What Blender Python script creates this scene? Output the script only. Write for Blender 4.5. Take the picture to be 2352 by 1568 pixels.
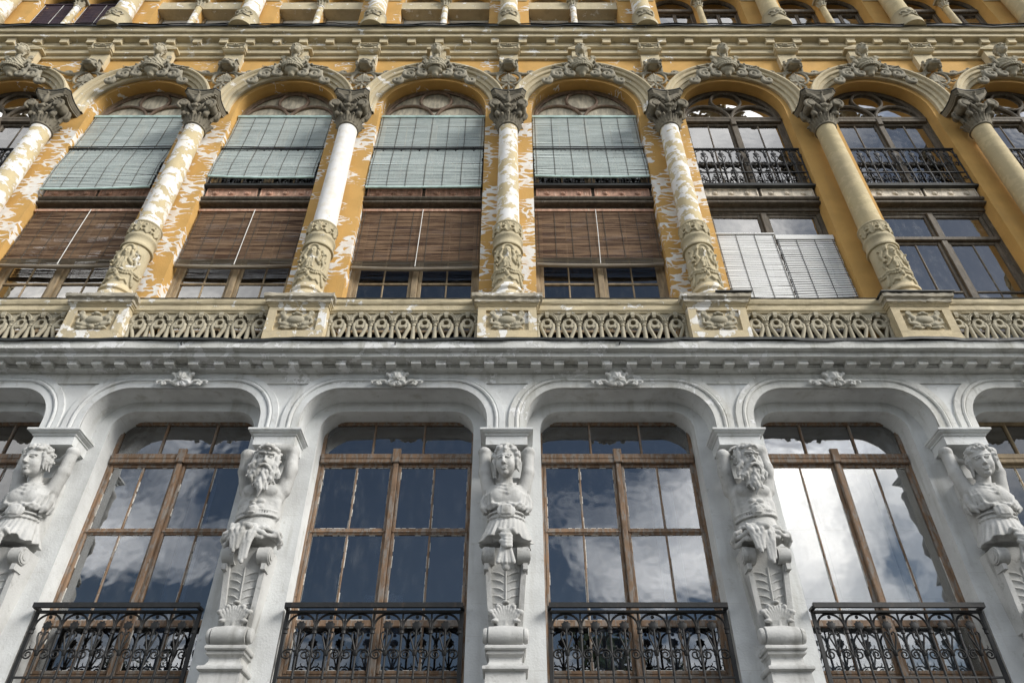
import bpy, math, random
import numpy as np
from math import sin, cos, pi, radians as R, sqrt, atan2
random.seed(7)
for o in list(bpy.data.objects): bpy.data.objects.remove(o)
S = bpy.context.scene
COL = S.collection

# ------------------------------------------------------------------ camera, sky, sun, exposure
cam = bpy.data.objects.new('camera', bpy.data.cameras.new('camera'))
COL.objects.link(cam)
cam.location = (0, -8.52, 1.6)
cam.rotation_euler = (R(90 + 40), 0, 0)
cam.data.sensor_width = 36
cam.data.lens = 36 * 1698 / 2352
cam.data.clip_start = .05
cam.data.clip_end = 3000
S.camera = cam

SUN_EL, SUN_AZ = 31, 58          # azimuth measured from -Y (towards the camera) to +X (right)
W = bpy.data.worlds.new('World'); S.world = W; W.use_nodes = True
def make_world():
    nt = W.node_tree; N = nt.nodes; L = nt.links
    bg = N['Background']
    sky = N.new('ShaderNodeTexSky'); sky.sky_type = 'NISHITA'; sky.sun_disc = False
    sky.sun_elevation = R(SUN_EL); sky.sun_rotation = R(180 - SUN_AZ)
    sky.dust_density = .3; sky.air_density = 1.0; sky.ozone_density = 1.5
    tc = N.new('ShaderNodeTexCoord')
    sep = N.new('ShaderNodeSeparateXYZ'); L.new(tc.outputs['Generated'], sep.inputs[0])
    # clouds lie on a flat layer above: direction / height
    mx = N.new('ShaderNodeMath'); mx.operation = 'MAXIMUM'; mx.inputs[1].default_value = .06
    L.new(sep.outputs['Z'], mx.inputs[0])
    ad = N.new('ShaderNodeMath'); ad.operation = 'ADD'; ad.inputs[1].default_value = .25
    L.new(mx.outputs[0], ad.inputs[0])
    dv = N.new('ShaderNodeVectorMath'); dv.operation = 'DIVIDE'
    L.new(tc.outputs['Generated'], dv.inputs[0])
    cb = N.new('ShaderNodeCombineXYZ')
    for k in range(3): L.new(ad.outputs[0], cb.inputs[k])
    L.new(cb.outputs[0], dv.inputs[1])
    mp = N.new('ShaderNodeMapping'); mp.inputs['Location'].default_value = CLOUD_OFF
    L.new(dv.outputs[0], mp.inputs[0])
    n1 = N.new('ShaderNodeTexNoise'); n1.inputs['Scale'].default_value = 1.5
    n1.inputs['Detail'].default_value = 7; n1.inputs['Roughness'].default_value = .52; n1.inputs['Distortion'].default_value = .3
    L.new(mp.outputs[0], n1.inputs['Vector'])
    r1 = N.new('ShaderNodeValToRGB'); r1.color_ramp.elements[0].position = .45; r1.color_ramp.elements[1].position = .66
    r1.color_ramp.elements[0].color = (.012, .012, .012, 1)
    L.new(n1.outputs[0], r1.inputs[0])
    n2 = N.new('ShaderNodeTexNoise'); n2.inputs['Scale'].default_value = 3.3; n2.inputs['Detail'].default_value = 6
    L.new(mp.outputs[0], n2.inputs['Vector'])
    r2 = N.new('ShaderNodeValToRGB')
    r2.color_ramp.elements[0].position = .3; r2.color_ramp.elements[1].position = .7
    r2.color_ramp.elements[0].color = (26, 27, 28.5, 1); r2.color_ramp.elements[1].color = (60, 60, 60, 1)
    L.new(n2.outputs[0], r2.inputs[0])
    mix = N.new('ShaderNodeMixRGB')
    L.new(r1.outputs[0], mix.inputs[0]); L.new(sky.outputs[0], mix.inputs[1]); L.new(r2.outputs[0], mix.inputs[2])
    L.new(mix.outputs[0], bg.inputs['Color'])
    bg.inputs['Strength'].default_value = .05
CLOUD_OFF = (3.9, 1.2, 0)
make_world()
sl = bpy.data.lights.new('sun', 'SUN'); sun = bpy.data.objects.new('sun', sl); COL.objects.link(sun)
sl.energy = 3.2; sl.angle = R(22); sl.color = (1, .96, .9)
from mathutils import Vector, Matrix
d = Vector((sin(R(SUN_AZ)) * cos(R(SUN_EL)), -cos(R(SUN_AZ)) * cos(R(SUN_EL)), sin(R(SUN_EL))))
sun.rotation_euler = d.to_track_quat('Z', 'Y').to_euler()
sun.location = (10, -30, 30)
S.view_settings.view_transform = 'Standard'
S.view_settings.look = 'None'
S.view_settings.exposure = 0.35
S.view_settings.gamma = 1
S.render.engine = 'CYCLES'
S.cycles.max_bounces = 6
S.cycles.diffuse_bounces = 3
S.cycles.glossy_bounces = 3
S.cycles.transparent_max_bounces = 12

# ------------------------------------------------------------------ materials
def nodes(name):
    m = bpy.data.materials.new(name); m.use_nodes = True
    nt = m.node_tree
    return m, nt, nt.nodes, nt.links, nt.nodes['Principled BSDF']
def pos_map(N, L, scale, loc=(0, 0, 0)):
    g = N.new('ShaderNodeNewGeometry'); mp = N.new('ShaderNodeMapping')
    mp.inputs['Scale'].default_value = scale; mp.inputs['Location'].default_value = loc
    L.new(g.outputs['Position'], mp.inputs[0]); return mp.outputs[0]
def noise(N, L, vec, scale, detail=4, rough=.55, dist=0):
    n = N.new('ShaderNodeTexNoise'); n.inputs['Scale'].default_value = scale
    n.inputs['Detail'].default_value = detail; n.inputs['Roughness'].default_value = rough
    n.inputs['Distortion'].default_value = dist
    L.new(vec, n.inputs['Vector']); return n.outputs[0]
def ramp(N, L, src, a, b, c0=0, c1=1):
    r = N.new('ShaderNodeMapRange'); r.interpolation_type = 'SMOOTHSTEP'
    r.inputs[1].default_value = a; r.inputs[2].default_value = b; r.inputs[3].default_value = c0; r.inputs[4].default_value = c1
    L.new(src, r.inputs[0]); return r.outputs[0]
def mul(N, L, a, b, op='MULTIPLY'):
    m = N.new('ShaderNodeMath'); m.operation = op
    for k, s in ((0, a), (1, b)):
        if isinstance(s, (int, float)): m.inputs[k].default_value = s
        else: L.new(s, m.inputs[k])
    return m.outputs[0]
def mixc(N, L, fac, a, b, mode='MIX'):
    m = N.new('ShaderNodeMixRGB'); m.blend_type = mode
    for k, s in ((0, fac), (1, a), (2, b)):
        if isinstance(s, (int, float)): m.inputs[k].default_value = s
        elif isinstance(s, tuple): m.inputs[k].default_value = (*s, 1)
        else: L.new(s, m.inputs[k])
    return m.outputs[0]
def bump(N, L, B, h, strength=.3, dist=.02):
    b = N.new('ShaderNodeBump'); b.inputs['Strength'].default_value = strength; b.inputs['Distance'].default_value = dist
    L.new(h, b.inputs['Height']); L.new(b.outputs[0], B.inputs['Normal'])

def plaster(name, base, alt, stain, patch=None, cover=.5, kind='blot', gate=True, rough=.85, stain_amt=.45, joints=0):
    """painted render: mottled base, soft stain clouds and streaks, optional white repair patches left of the right-hand bays"""
    m, nt, N, L, B = nodes(name)
    v = pos_map(N, L, (1, 1, 1))
    c = mixc(N, L, ramp(N, L, noise(N, L, v, 2.3, 4), .35, .65), base, alt)
    vs = pos_map(N, L, (5, 5, .7))
    st = ramp(N, L, noise(N, L, vs, 1.0, 4, .6), .5, .78, 0, stain_amt)
    c = mixc(N, L, st, c, stain)
    sp = ramp(N, L, noise(N, L, v, 9, 5, .7), .56, .75, 0, stain_amt * .9)
    c = mixc(N, L, sp, c, stain)
    h = noise(N, L, v, 38, 3)
    if joints:
        g2 = N.new('ShaderNodeNewGeometry'); s2 = N.new('ShaderNodeSeparateXYZ'); L.new(g2.outputs['Position'], s2.inputs[0])
        wob = mul(N, L, noise(N, L, v, 1.1, 3), .05)
        fr_ = mul(N, L, mul(N, L, mul(N, L, s2.outputs['Z'], wob, 'ADD'), 1 / .37), 1.0, 'MODULO')
        ln = mul(N, L, ramp(N, L, fr_, .0, .018, 1, 0), ramp(N, L, noise(N, L, v, 2.1, 4), .42, .6, 0, joints))
        c = mixc(N, L, ln, c, stain)
        vo2 = N.new('ShaderNodeTexVoronoi'); vo2.feature = 'DISTANCE_TO_EDGE'; vo2.inputs['Scale'].default_value = 1.1
        dvv = N.new('ShaderNodeVectorMath'); dvv.operation = 'ADD'; nz = N.new('ShaderNodeTexNoise'); nz.inputs['Scale'].default_value = 3; nz.inputs['Detail'].default_value = 6
        L.new(v, nz.inputs['Vector']); L.new(v, dvv.inputs[0]); L.new(nz.outputs['Color'], dvv.inputs[1]); L.new(dvv.outputs[0], vo2.inputs['Vector'])
        ck = mul(N, L, ramp(N, L, vo2.outputs['Distance'], 0, .005, 1, 0), ramp(N, L, noise(N, L, v, .9, 3), .53, .66, 0, joints))
        c = mixc(N, L, ck, c, tuple(x * .6 for x in stain))
    if patch:
        if kind == 'crack':
            dv = N.new('ShaderNodeVectorMath'); dv.operation = 'ADD'
            nn = N.new('ShaderNodeTexNoise'); nn.inputs['Scale'].default_value = 4.0; nn.inputs['Detail'].default_value = 3
            L.new(v, nn.inputs['Vector'])
            sc = N.new('ShaderNodeVectorMath'); sc.operation = 'MULTIPLY'; sc.inputs[1].default_value = (.22, .22, .16)
            L.new(nn.outputs['Color'], sc.inputs[0]); L.new(v, dv.inputs[0]); L.new(sc.outputs[0], dv.inputs[1])
            mp = N.new('ShaderNodeMapping'); mp.inputs['Scale'].default_value = (3.3, 3.8, 9.5); L.new(dv.outputs[0], mp.inputs[0])
            vo = N.new('ShaderNodeTexVoronoi'); vo.feature = 'DISTANCE_TO_EDGE'; vo.inputs['Scale'].default_value = 1
            L.new(mp.outputs[0], vo.inputs['Vector'])
            th = ramp(N, L, noise(N, L, v, 1.9, 4), .35, .66, -.025, .26)
            gz = N.new('ShaderNodeNewGeometry'); sz = N.new('ShaderNodeSeparateXYZ'); L.new(gz.outputs['Position'], sz.inputs[0])
            th = mul(N, L, th, ramp(N, L, sz.outputs['Z'], 14.0, 15.0, 0, -.13), 'ADD')
            df = mul(N, L, th, vo.outputs['Distance'], 'SUBTRACT')
            df = mul(N, L, df, mul(N, L, noise(N, L, v, 26, 3), .09), 'SUBTRACT')
            msk = ramp(N, L, df, -.012, .012)
        else:
            vh = pos_map(N, L, (1.0, 1.0, 1.5) if kind == 'blot' else (1.6, 1.6, 1.6))
            nb = noise(N, L, vh, 3.8 if kind == 'blot' else 2.6, 7, .66, .25)
            msk = ramp(N, L, nb, .5 + (.5 - cover) * .42, .5 + (.5 - cover) * .42 + .025)
        if gate:
            g = N.new('ShaderNodeNewGeometry'); sx = N.new('ShaderNodeSeparateXYZ'); L.new(g.outputs['Position'], sx.inputs[0])
            gx = mul(N, L, sx.outputs['X'], mul(N, L, noise(N, L, v, 1.3, 2), .8), 'ADD')
            msk = mul(N, L, msk, ramp(N, L, gx, 3.85, 3.95, 1, 0))
        pc = mixc(N, L, ramp(N, L, noise(N, L, v, 7, 5), .4, .7, 0, .35), patch, base)
        if kind != 'crack': c = mixc(N, L, mul(N, L, ramp(N, L, nb, .5 + (.5 - cover) * .42 - .03, .5 + (.5 - cover) * .42), .35), c, tuple(x * .62 for x in base))
        c = mixc(N, L, msk, c, pc)
        h = mul(N, L, h, mul(N, L, msk, .8), 'ADD')
    L.new(c, B.inputs['Base Color']); B.inputs['Roughness'].default_value = rough
    B.inputs['Specular IOR Level'].default_value = .25
    bump(N, L, B, h, .35, .012)
    return m
def wood(name, base, worn, amt=.5, rough=.7, w0=.56):
    m, nt, N, L, B = nodes(name)
    v = pos_map(N, L, (6, 6, 1.6)); v2 = pos_map(N, L, (1, 1, 1))
    c = mixc(N, L, ramp(N, L, noise(N, L, v, 2.2, 6), .35, .65), base, tuple(x * .62 for x in base))
    c = mixc(N, L, ramp(N, L, noise(N, L, v, 3.7, 5, .7), w0, w0 + .12, 0, amt), c, worn)
    c = mixc(N, L, ramp(N, L, noise(N, L, v2, 22, 4), .62, .7, 0, .6), c, tuple(x * .25 for x in base))
    L.new(c, B.inputs['Base Color']); B.inputs['Roughness'].default_value = rough
    bump(N, L, B, noise(N, L, v, 14, 3), .3, .006)
    return m
def simple(name, base, rough=.6, var=.2, scale=8, metal=0, spec=.5, bmp=.15):
    m, nt, N, L, B = nodes(name)
    v = pos_map(N, L, (1, 1, 1))
    c = mixc(N, L, ramp(N, L, noise(N, L, v, scale, 6), .3, .7), tuple(x * (1 - var) for x in base), tuple(min(1, x * (1 + var)) for x in base))
    L.new(c, B.inputs['Base Color']); B.inputs['Roughness'].default_value = rough; B.inputs['Metallic'].default_value = metal
    B.inputs['Specular IOR Level'].default_value = spec
    if bmp: bump(N, L, B, noise(N, L, v, scale * 5, 4), bmp, .006)
    return m
def slat_mat(name, a, b, c3, zs=22, rough=.7):
    m, nt, N, L, B = nodes(name)
    v = pos_map(N, L, (.9, .9, zs)); v2 = pos_map(N, L, (1, 1, 1.4))
    c = mixc(N, L, ramp(N, L, noise(N, L, v, 1, 5, .65), .38, .62), a, b)
    c = mixc(N, L, ramp(N, L, noise(N, L, v2, 2.2, 6), .5, .75, 0, .6), c, c3)
    L.new(c, B.inputs['Base Color']); B.inputs['Roughness'].default_value = rough
    B.inputs['Specular IOR Level'].default_value = .25
    return m
def glass_mat(name, refl=.16, tint=(.55, .62, .72), wav=.05, dust=.1):
    m, nt, N, L, B = nodes(name)
    out = N['Material Output']; N.remove(B)
    gl = N.new('ShaderNodeBsdfGlossy'); gl.inputs['Roughness'].default_value = .012; gl.inputs['Color'].default_value = (1, .96, .90, 1)
    tr = N.new('ShaderNodeBsdfTransparent'); tr.inputs['Color'].default_value = (*tint, 1)
    df = N.new('ShaderNodeBsdfDiffuse'); df.inputs['Color'].default_value = (.5, .5, .48, 1)
    v = pos_map(N, L, (1, 1, 1))
    b = N.new('ShaderNodeBump'); b.inputs['Strength'].default_value = wav; b.inputs['Distance'].default_value = .05
    L.new(noise(N, L, v, 2.6, 2), b.inputs['Height']); L.new(b.outputs[0], gl.inputs['Normal'])
    fr = N.new('ShaderNodeFresnel'); fr.inputs['IOR'].default_value = 1.5
    fac = mul(N, L, mul(N, L, fr.outputs[0], 1.6), refl, 'ADD')
    mx0 = N.new('ShaderNodeMixShader'); L.new(tr.outputs[0], mx0.inputs[1]); L.new(df.outputs[0], mx0.inputs[2])
    L.new(ramp(N, L, noise(N, L, pos_map(N, L, (3, 3, 1)), 3, 8, .7), .45, .8, 0, dust), mx0.inputs[0])
    mx = N.new('ShaderNodeMixShader'); L.new(fac, mx.inputs[0]); L.new(mx0.outputs[0], mx.inputs[1]); L.new(gl.outputs[0], mx.inputs[2])
    L.new(mx.outputs[0], out.inputs['Surface'])
    return m

M = {}
M['white'] = plaster('white_render', (.68, .695, .69), (.58, .59, .585), (.34, .33, .285), stain_amt=.58, joints=.5)
M['white_trim'] = plaster('white_trim', (.68, .68, .65), (.57, .57, .54), (.33, .32, .27), patch=(.80, .80, .79), cover=.36, kind='big', stain_amt=.85)
M['statue'] = plaster('white_statue_paint', (.55, .55, .535), (.43, .43, .415), (.17, .165, .145), stain_amt=.66)
M['ochre'] = plaster('ochre_render', (.61, .365, .12), (.54, .325, .105), (.42, .28, .13), patch=(.80, .79, .76), kind='crack', stain_amt=.3)
M['cream'] = plaster('cream_render', (.60, .515, .345), (.52, .445, .30), (.30, .255, .16), patch=(.80, .79, .76), cover=.27, kind='blot', stain_amt=.4)
M['cream_col'] = plaster('cream_column_render', (.60, .50, .30), (.54, .45, .28), (.42, .34, .2), patch=(.80, .79, .77), cover=.56, kind='blot', stain_amt=.3)
M['cream_white'] = plaster('whitewashed_column_render', (.60, .50, .30), (.54, .45, .28), (.42, .34, .2), patch=(.80, .79, .77), cover=.9, kind='blot', stain_amt=.3)
M['ped'] = plaster('pedestal_render', (.60, .50, .32), (.53, .45, .30), (.36, .31, .22), patch=(.80, .79, .76), cover=.42, kind='big', stain_amt=.5)
M['stone'] = plaster('grey_ornament_stone', (.23, .205, .155), (.16, .142, .106), (.075, .066, .05), stain_amt=.65)
M['stone_mid'] = plaster('grey_scroll_stone', (.34, .31, .24), (.25, .23, .18), (.12, .108, .08), stain_amt=.6)
M['dirty_cap'] = plaster('grimy_cream_cap', (.50, .45, .35), (.36, .33, .27), (.16, .145, .12), patch=(.78, .77, .74), cover=.3, kind='blot', stain_amt=.85)
M['stone_light'] = plaster('grey_cream_ornament', (.43, .39, .295), (.38, .345, .26), (.20, .18, .13), stain_amt=.5)
M['drum'] = plaster('cream_relief', (.52, .45, .30), (.44, .385, .26), (.26, .22, .14), patch=(.78, .77, .74), cover=.22, kind='blot', stain_amt=.5)
M['wood'] = wood('brown_window_wood', (.26, .165, .10), (.25, .225, .20), .9, .75, .47)
M['wood_beige'] = wood('weathered_beige_wood', (.36, .27, .16), (.20, .14, .09), .5)
M['wood_dark'] = wood('dark_grey_wood', (.13, .105, .075), (.26, .24, .2), .5)
M['wood_red'] = wood('flaking_red_wood', (.56, .33, .23), (.70, .57, .43), .8)
M['wood_panel'] = wood('pale_taupe_wood', (.74, .65, .52), (.46, .37, .28), .5)
M['lunette'] = wood('painted_lunette_board', (.66, .60, .47), (.54, .48, .37), .4)
M['tracery'] = wood('brown_tracery_wood', (.24, .165, .115), (.3, .26, .2), .5)
M['iron'] = wood('black_iron', (.013, .014, .015), (.045, .03, .022), .7, .6, .55)
M['flash'] = simple('black_sheet_metal', (.02, .022, .02), .6, .5, 5)
M['green'] = slat_mat('green_blind_slats', (.58, .645, .62), (.44, .50, .485), (.46, .49, .47), 14)
M['green_rail'] = simple('green_blind_rail', (.42, .56, .52), .6, .2, 6)
M['brown'] = slat_mat('brown_reed_slats', (.07, .036, .022), (.29, .185, .11), (.2, .14, .1), 19)
M['grey_slat'] = slat_mat('grey_reed_slats', (.30, .26, .2), (.20, .16, .12), (.35, .32, .27), 26)
M['white_slat'] = slat_mat('white_blind_slats', (.78, .78, .76), (.70, .70, .69), (.6, .6, .58), 14)
M['purple'] = slat_mat('dark_reed_slats', (.045, .03, .045), (.075, .05, .065), (.05, .04, .05), 30)
M['cord'] = simple('dark_cord', (.07, .06, .045), .8, .2, 10)
M['white_cord'] = simple('white_cord', (.75, .75, .72), .8, .1, 10)
M['glass'] = glass_mat('window_glass')
M['glass_clear'] = glass_mat('window_glass_dusty', .30, (.82, .86, .90), .05, .25)
M['glass_bright'] = glass_mat('double_glazing', .16, (.90, .93, .96), .04, .05)
M['putty'] = simple('old_white_putty', (.62, .61, .57), .9, .35, 20)
M['curtain'] = simple('white_curtain', (.72, .72, .70), .9, .08, 3)
M['shutter'] = simple('white_interior_shutter', (.5, .5, .5), .6, .05, 3)
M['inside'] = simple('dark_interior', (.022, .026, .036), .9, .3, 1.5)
M['pave'] = simple('pavement_concrete', (.055, .053, .05), .9, .2, 3)
M['asphalt'] = simple('asphalt', (.05, .05, .052), .9, .2, 12)
M['ground'] = simple('ground_earth', (.05, .055, .04), .95, .3, .4)

# ------------------------------------------------------------------ mesh builder
class MB:
    def __init__(s): s.v = []; s.f = []
    def add(s, v, f):
        n = len(s.v); s.v += [tuple(p) for p in v]; s.f += [tuple(i + n for i in q) for q in f]; return s
    def box(s, x0, x1, y0, y1, z0, z1):
        return s.add([(x0, y0, z0), (x1, y0, z0), (x1, y1, z0), (x0, y1, z0), (x0, y0, z1), (x1, y0, z1), (x1, y1, z1), (x0, y1, z1)],
                     [(0, 3, 2, 1), (4, 5, 6, 7), (0, 1, 5, 4), (1, 2, 6, 5), (2, 3, 7, 6), (3, 0, 4, 7)])
    def loft(s, rings, cap=True, closed=True):
        n = len(rings[0]); v = [p for r in rings for p in r]; f = []
        for i in range(len(rings) - 1):
            for j in range(n if closed else n - 1):
                k = (j + 1) % n
                f.append((i * n + j, i * n + k, (i + 1) * n + k, (i + 1) * n + j))
        if cap and closed:
            f.append(tuple(range(n - 1, -1, -1))); f.append(tuple(range((len(rings) - 1) * n, len(rings) * n)))
        return s.add(v, f)
    def prism_x(s, prof, x0, x1, n=1, jit=0, seed=0):
        """closed (y,z) profile run along X; jit makes the hand-run moulding slightly uneven"""
        rr = random.Random(seed); k = len(prof)
        ph = [(rr.uniform(0, 6), rr.uniform(.5, 2.2)) for _ in range(8)]
        rings = []
        for i in range(n + 1):
            x = x0 + (x1 - x0) * i / n
            dz = jit * sum(sin(a + w * x * (1 + q)) / (1 + q * .5) for q, (a, w) in enumerate(ph)) / 4
            rings.append([(x, y + jit * .5 * rr.uniform(-1, 1) * (1 if jit else 0), z + dz) for (y, z) in prof])
        return s.loft(rings)
    def prism_y(s, poly, y0, y1):
        return s.loft([[(x, y0, z) for x, z in poly], [(x, y1, z) for x, z in poly]])
    def stack(s, levels, yback=0, cx=0):
        """rectangular plan loft: (z, half width, front y)"""
        return s.loft([[(cx - hx, yf, z), (cx + hx, yf, z), (cx + hx, yback, z), (cx - hx, yback, z)] for z, hx, yf in levels])
    def lathe(s, prof, segs=24, c=(0, 0, 0), cap=True):
        return s.loft([[(c[0] + r * cos(2 * pi * j / segs), c[1] + r * sin(2 * pi * j / segs), c[2] + z) for j in range(segs)] for r, z in prof], cap)
    def tube(s, path, r, sides=6, flat=1.0):
        P = [Vector(p) for p in path]; n = len(P)
        rs = r if isinstance(r, (list, tuple)) else [r] * n
        up = Vector((0, 1, 0)); rings = []
        for i in range(n):
            t = (P[min(i + 1, n - 1)] - P[max(i - 1, 0)])
            if t.length < 1e-9: t = Vector((0, 0, 1))
            t.normalize()
            a = up - t * up.dot(t)
            if a.length < .05: a = Vector((1, 0, 0)) - t * t.x
            a.normalize(); b = t.cross(a)
            rings.append([tuple(P[i] + (a * cos(2 * pi * j / sides) * flat + b * sin(2 * pi * j / sides)) * rs[i]) for j in range(sides)])
        return s.loft(rings)
    def ball(s, c, r, seg=10, rings=6):
        rx, ry, rz = r if isinstance(r, (tuple, list)) else (r, r, r)
        return s.loft([[(c[0] + rx * sin(pi * max(.02, min(.98, i / rings))) * cos(2 * pi * j / seg), c[1] + ry * sin(pi * max(.02, min(.98, i / rings))) * sin(2 * pi * j / seg),
                         c[2] - rz * cos(pi * max(.02, min(.98, i / rings)))) for j in range(seg)] for i in range(rings + 1)])
    def sweep(s, path, prof, cap=False):
        """profile (outward offset, y) swept along an (x,z) path; closed=False strip"""
        nrm = normals(path); rings = [[(x + o * nx, y, z + o * nz) for o, y in prof] for (x, z), (nx, nz) in zip(path, nrm)]
        return s.loft(rings, cap, cap)
    def xf(s, fn): s.v = [tuple(fn(*p)) for p in s.v]; return s
def normals(path):
    """outward (left-hand) unit normals of a path that runs left foot > crown > right foot"""
    out = []; n = len(path)
    for i in range(n):
        ax, az = path[max(0, i - 1)]; bx, bz = path[min(n - 1, i + 1)]
        dx, dz = bx - ax, bz - az; l = math.hypot(dx, dz) or 1
        out.append((-dz / l, dx / l))
    return out
def obj(name, mb, mat, parent=None, loc=None, smooth=40, kind=None, label=None):
    me = bpy.data.meshes.new(name)
    if isinstance(mb, MB): me.from_pydata(mb.v, [], mb.f)
    else: me.from_pydata(mb[0].tolist(), [], mb[1].tolist())
    if smooth:
        me.shade_smooth()
        if smooth < 180: me.set_sharp_from_angle(angle=R(smooth))
    me.materials.append(mat)
    o = bpy.data.objects.new(name, me); COL.objects.link(o)
    if parent: o.parent = parent
    if loc: o.location = loc
    if kind: o['kind'] = kind
    if label: o['label'] = label
    return o
def inst(o, loc=None, parent=None, mat=None, rot=None):
    c = o.copy(); COL.objects.link(c)
    if mat: c.data = o.data.copy(); c.data.materials[0] = mat
    if parent is not None: c.parent = parent
    if loc is not None: c.location = loc
    if rot is not None: c.rotation_euler = rot
    return c
def thing(name, label, cat, loc=(0, 0, 0), group=None):
    o = bpy.data.objects.new(name, None); COL.objects.link(o); o.location = loc
    o.empty_display_size = .2
    o['label'] = label; o['category'] = cat
    if group: o['group'] = group
    return o
def tag(o, label, cat, group=None):
    o['label'] = label; o['category'] = cat
    if group: o['group'] = group
    return o

# paths -------------------------------------------------------------
def round_path(hw, z0, z1, rx, rz, cx=0, n=10, legs=4):
    p = [(cx - hw, z0 + (z1 - rz - z0) * i / legs) for i in range(legs)]
    p += [(cx - hw + rx - rx * cos(pi / 2 * i / n), z1 - rz + rz * sin(pi / 2 * i / n)) for i in range(n + 1)]
    p += [(cx - hw + rx + (2 * hw - 2 * rx) * i / 6, z1) for i in range(1, 6)]
    p += [(cx + hw - rx + rx * sin(pi / 2 * i / n), z1 - rz + rz * cos(pi / 2 * i / n)) for i in range(n + 1)]
    p += [(cx + hw, z1 - rz - (z1 - rz - z0) * i / legs) for i in range(1, legs + 1)]
    return p
def arch_path(r, z0, zs, cx=0, n=28, legs=4):
    p = [(cx - r, z0 + (zs - z0) * i / legs) for i in range(legs)] if zs > z0 + 1e-6 else []
    p += [(cx - r * cos(pi * i / n), zs + r * sin(pi * i / n)) for i in range(n + 1)]
    if zs > z0 + 1e-6: p += [(cx + r, zs - (zs - z0) * i / legs) for i in range(1, legs + 1)]
    return p
def arch_wall(mb, path, xl, xr, zt, y, yback):
    """wall sheet at y with the opening cut by path, reveal back to yback, closed top/sides by thickness"""
    cx = (path[0][0] + path[-1][0]) / 2; zc = None
    zs = [z for x, z in path]; ztop = max(zs); z0 = path[0][1]
    ox = []
    hw = (path[-1][0] - path[0][0]) / 2
    zspring = max(z for x, z in path if abs(abs(x - cx) - hw) < 1e-6)
    for x, z in path:
        if z <= zspring + 1e-6 and abs(abs(x - cx) - hw) < 1e-6: ox.append((xl if x < cx else xr, z))
        else:
            dx, dz = x - cx, z - zspring
            if abs(dx) < 1e-6: ox.append((cx, zt)); continue
            k1 = (zt - zspring) / dz if dz > 1e-6 else 1e9
            k2 = ((xr if dx > 0 else xl) - cx) / dx
            k = min(k1, k2); ox.append((cx + dx * k, zspring + dz * k))
    n = len(path)
    mb.add([(x, y, z) for x, z in path] + [(x, y, z) for x, z in ox], [(i, i + 1, n + i + 1, n + i) for i in range(n - 1)])
    # corner fills
    i1 = max((i for i in range(n) if ox[i][0] == xl), key=lambda i: ox[i][1]); i2 = max((i for i in range(n) if ox[i][0] == xr), key=lambda i: ox[i][1])
    for i, xx in ((i1, xl), (i2, xr)):
        j = i + 1 if xx == xl else i - 1
        mb.add([(ox[i][0], y, ox[i][1]), (ox[j][0], y, ox[j][1]), (xx, y, zt)], [(0, 1, 2)])
    mb.add([(x, y, z) for x, z in path] + [(x, yback, z) for x, z in path], [(i, i + 1, n + i + 1, n + i) for i in range(n - 1)])
    return mb
def spiral(c, r0, r1, turns, a0, y=0, n=26, sgn=1):
    return [(c[0] + (r0 + (r1 - r0) * i / n) * cos(a0 + sgn * 2 * pi * turns * i / n), y, c[1] + (r0 + (r1 - r0) * i / n) * sin(a0 + sgn * 2 * pi * turns * i / n)) for i in range(n + 1)]

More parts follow.
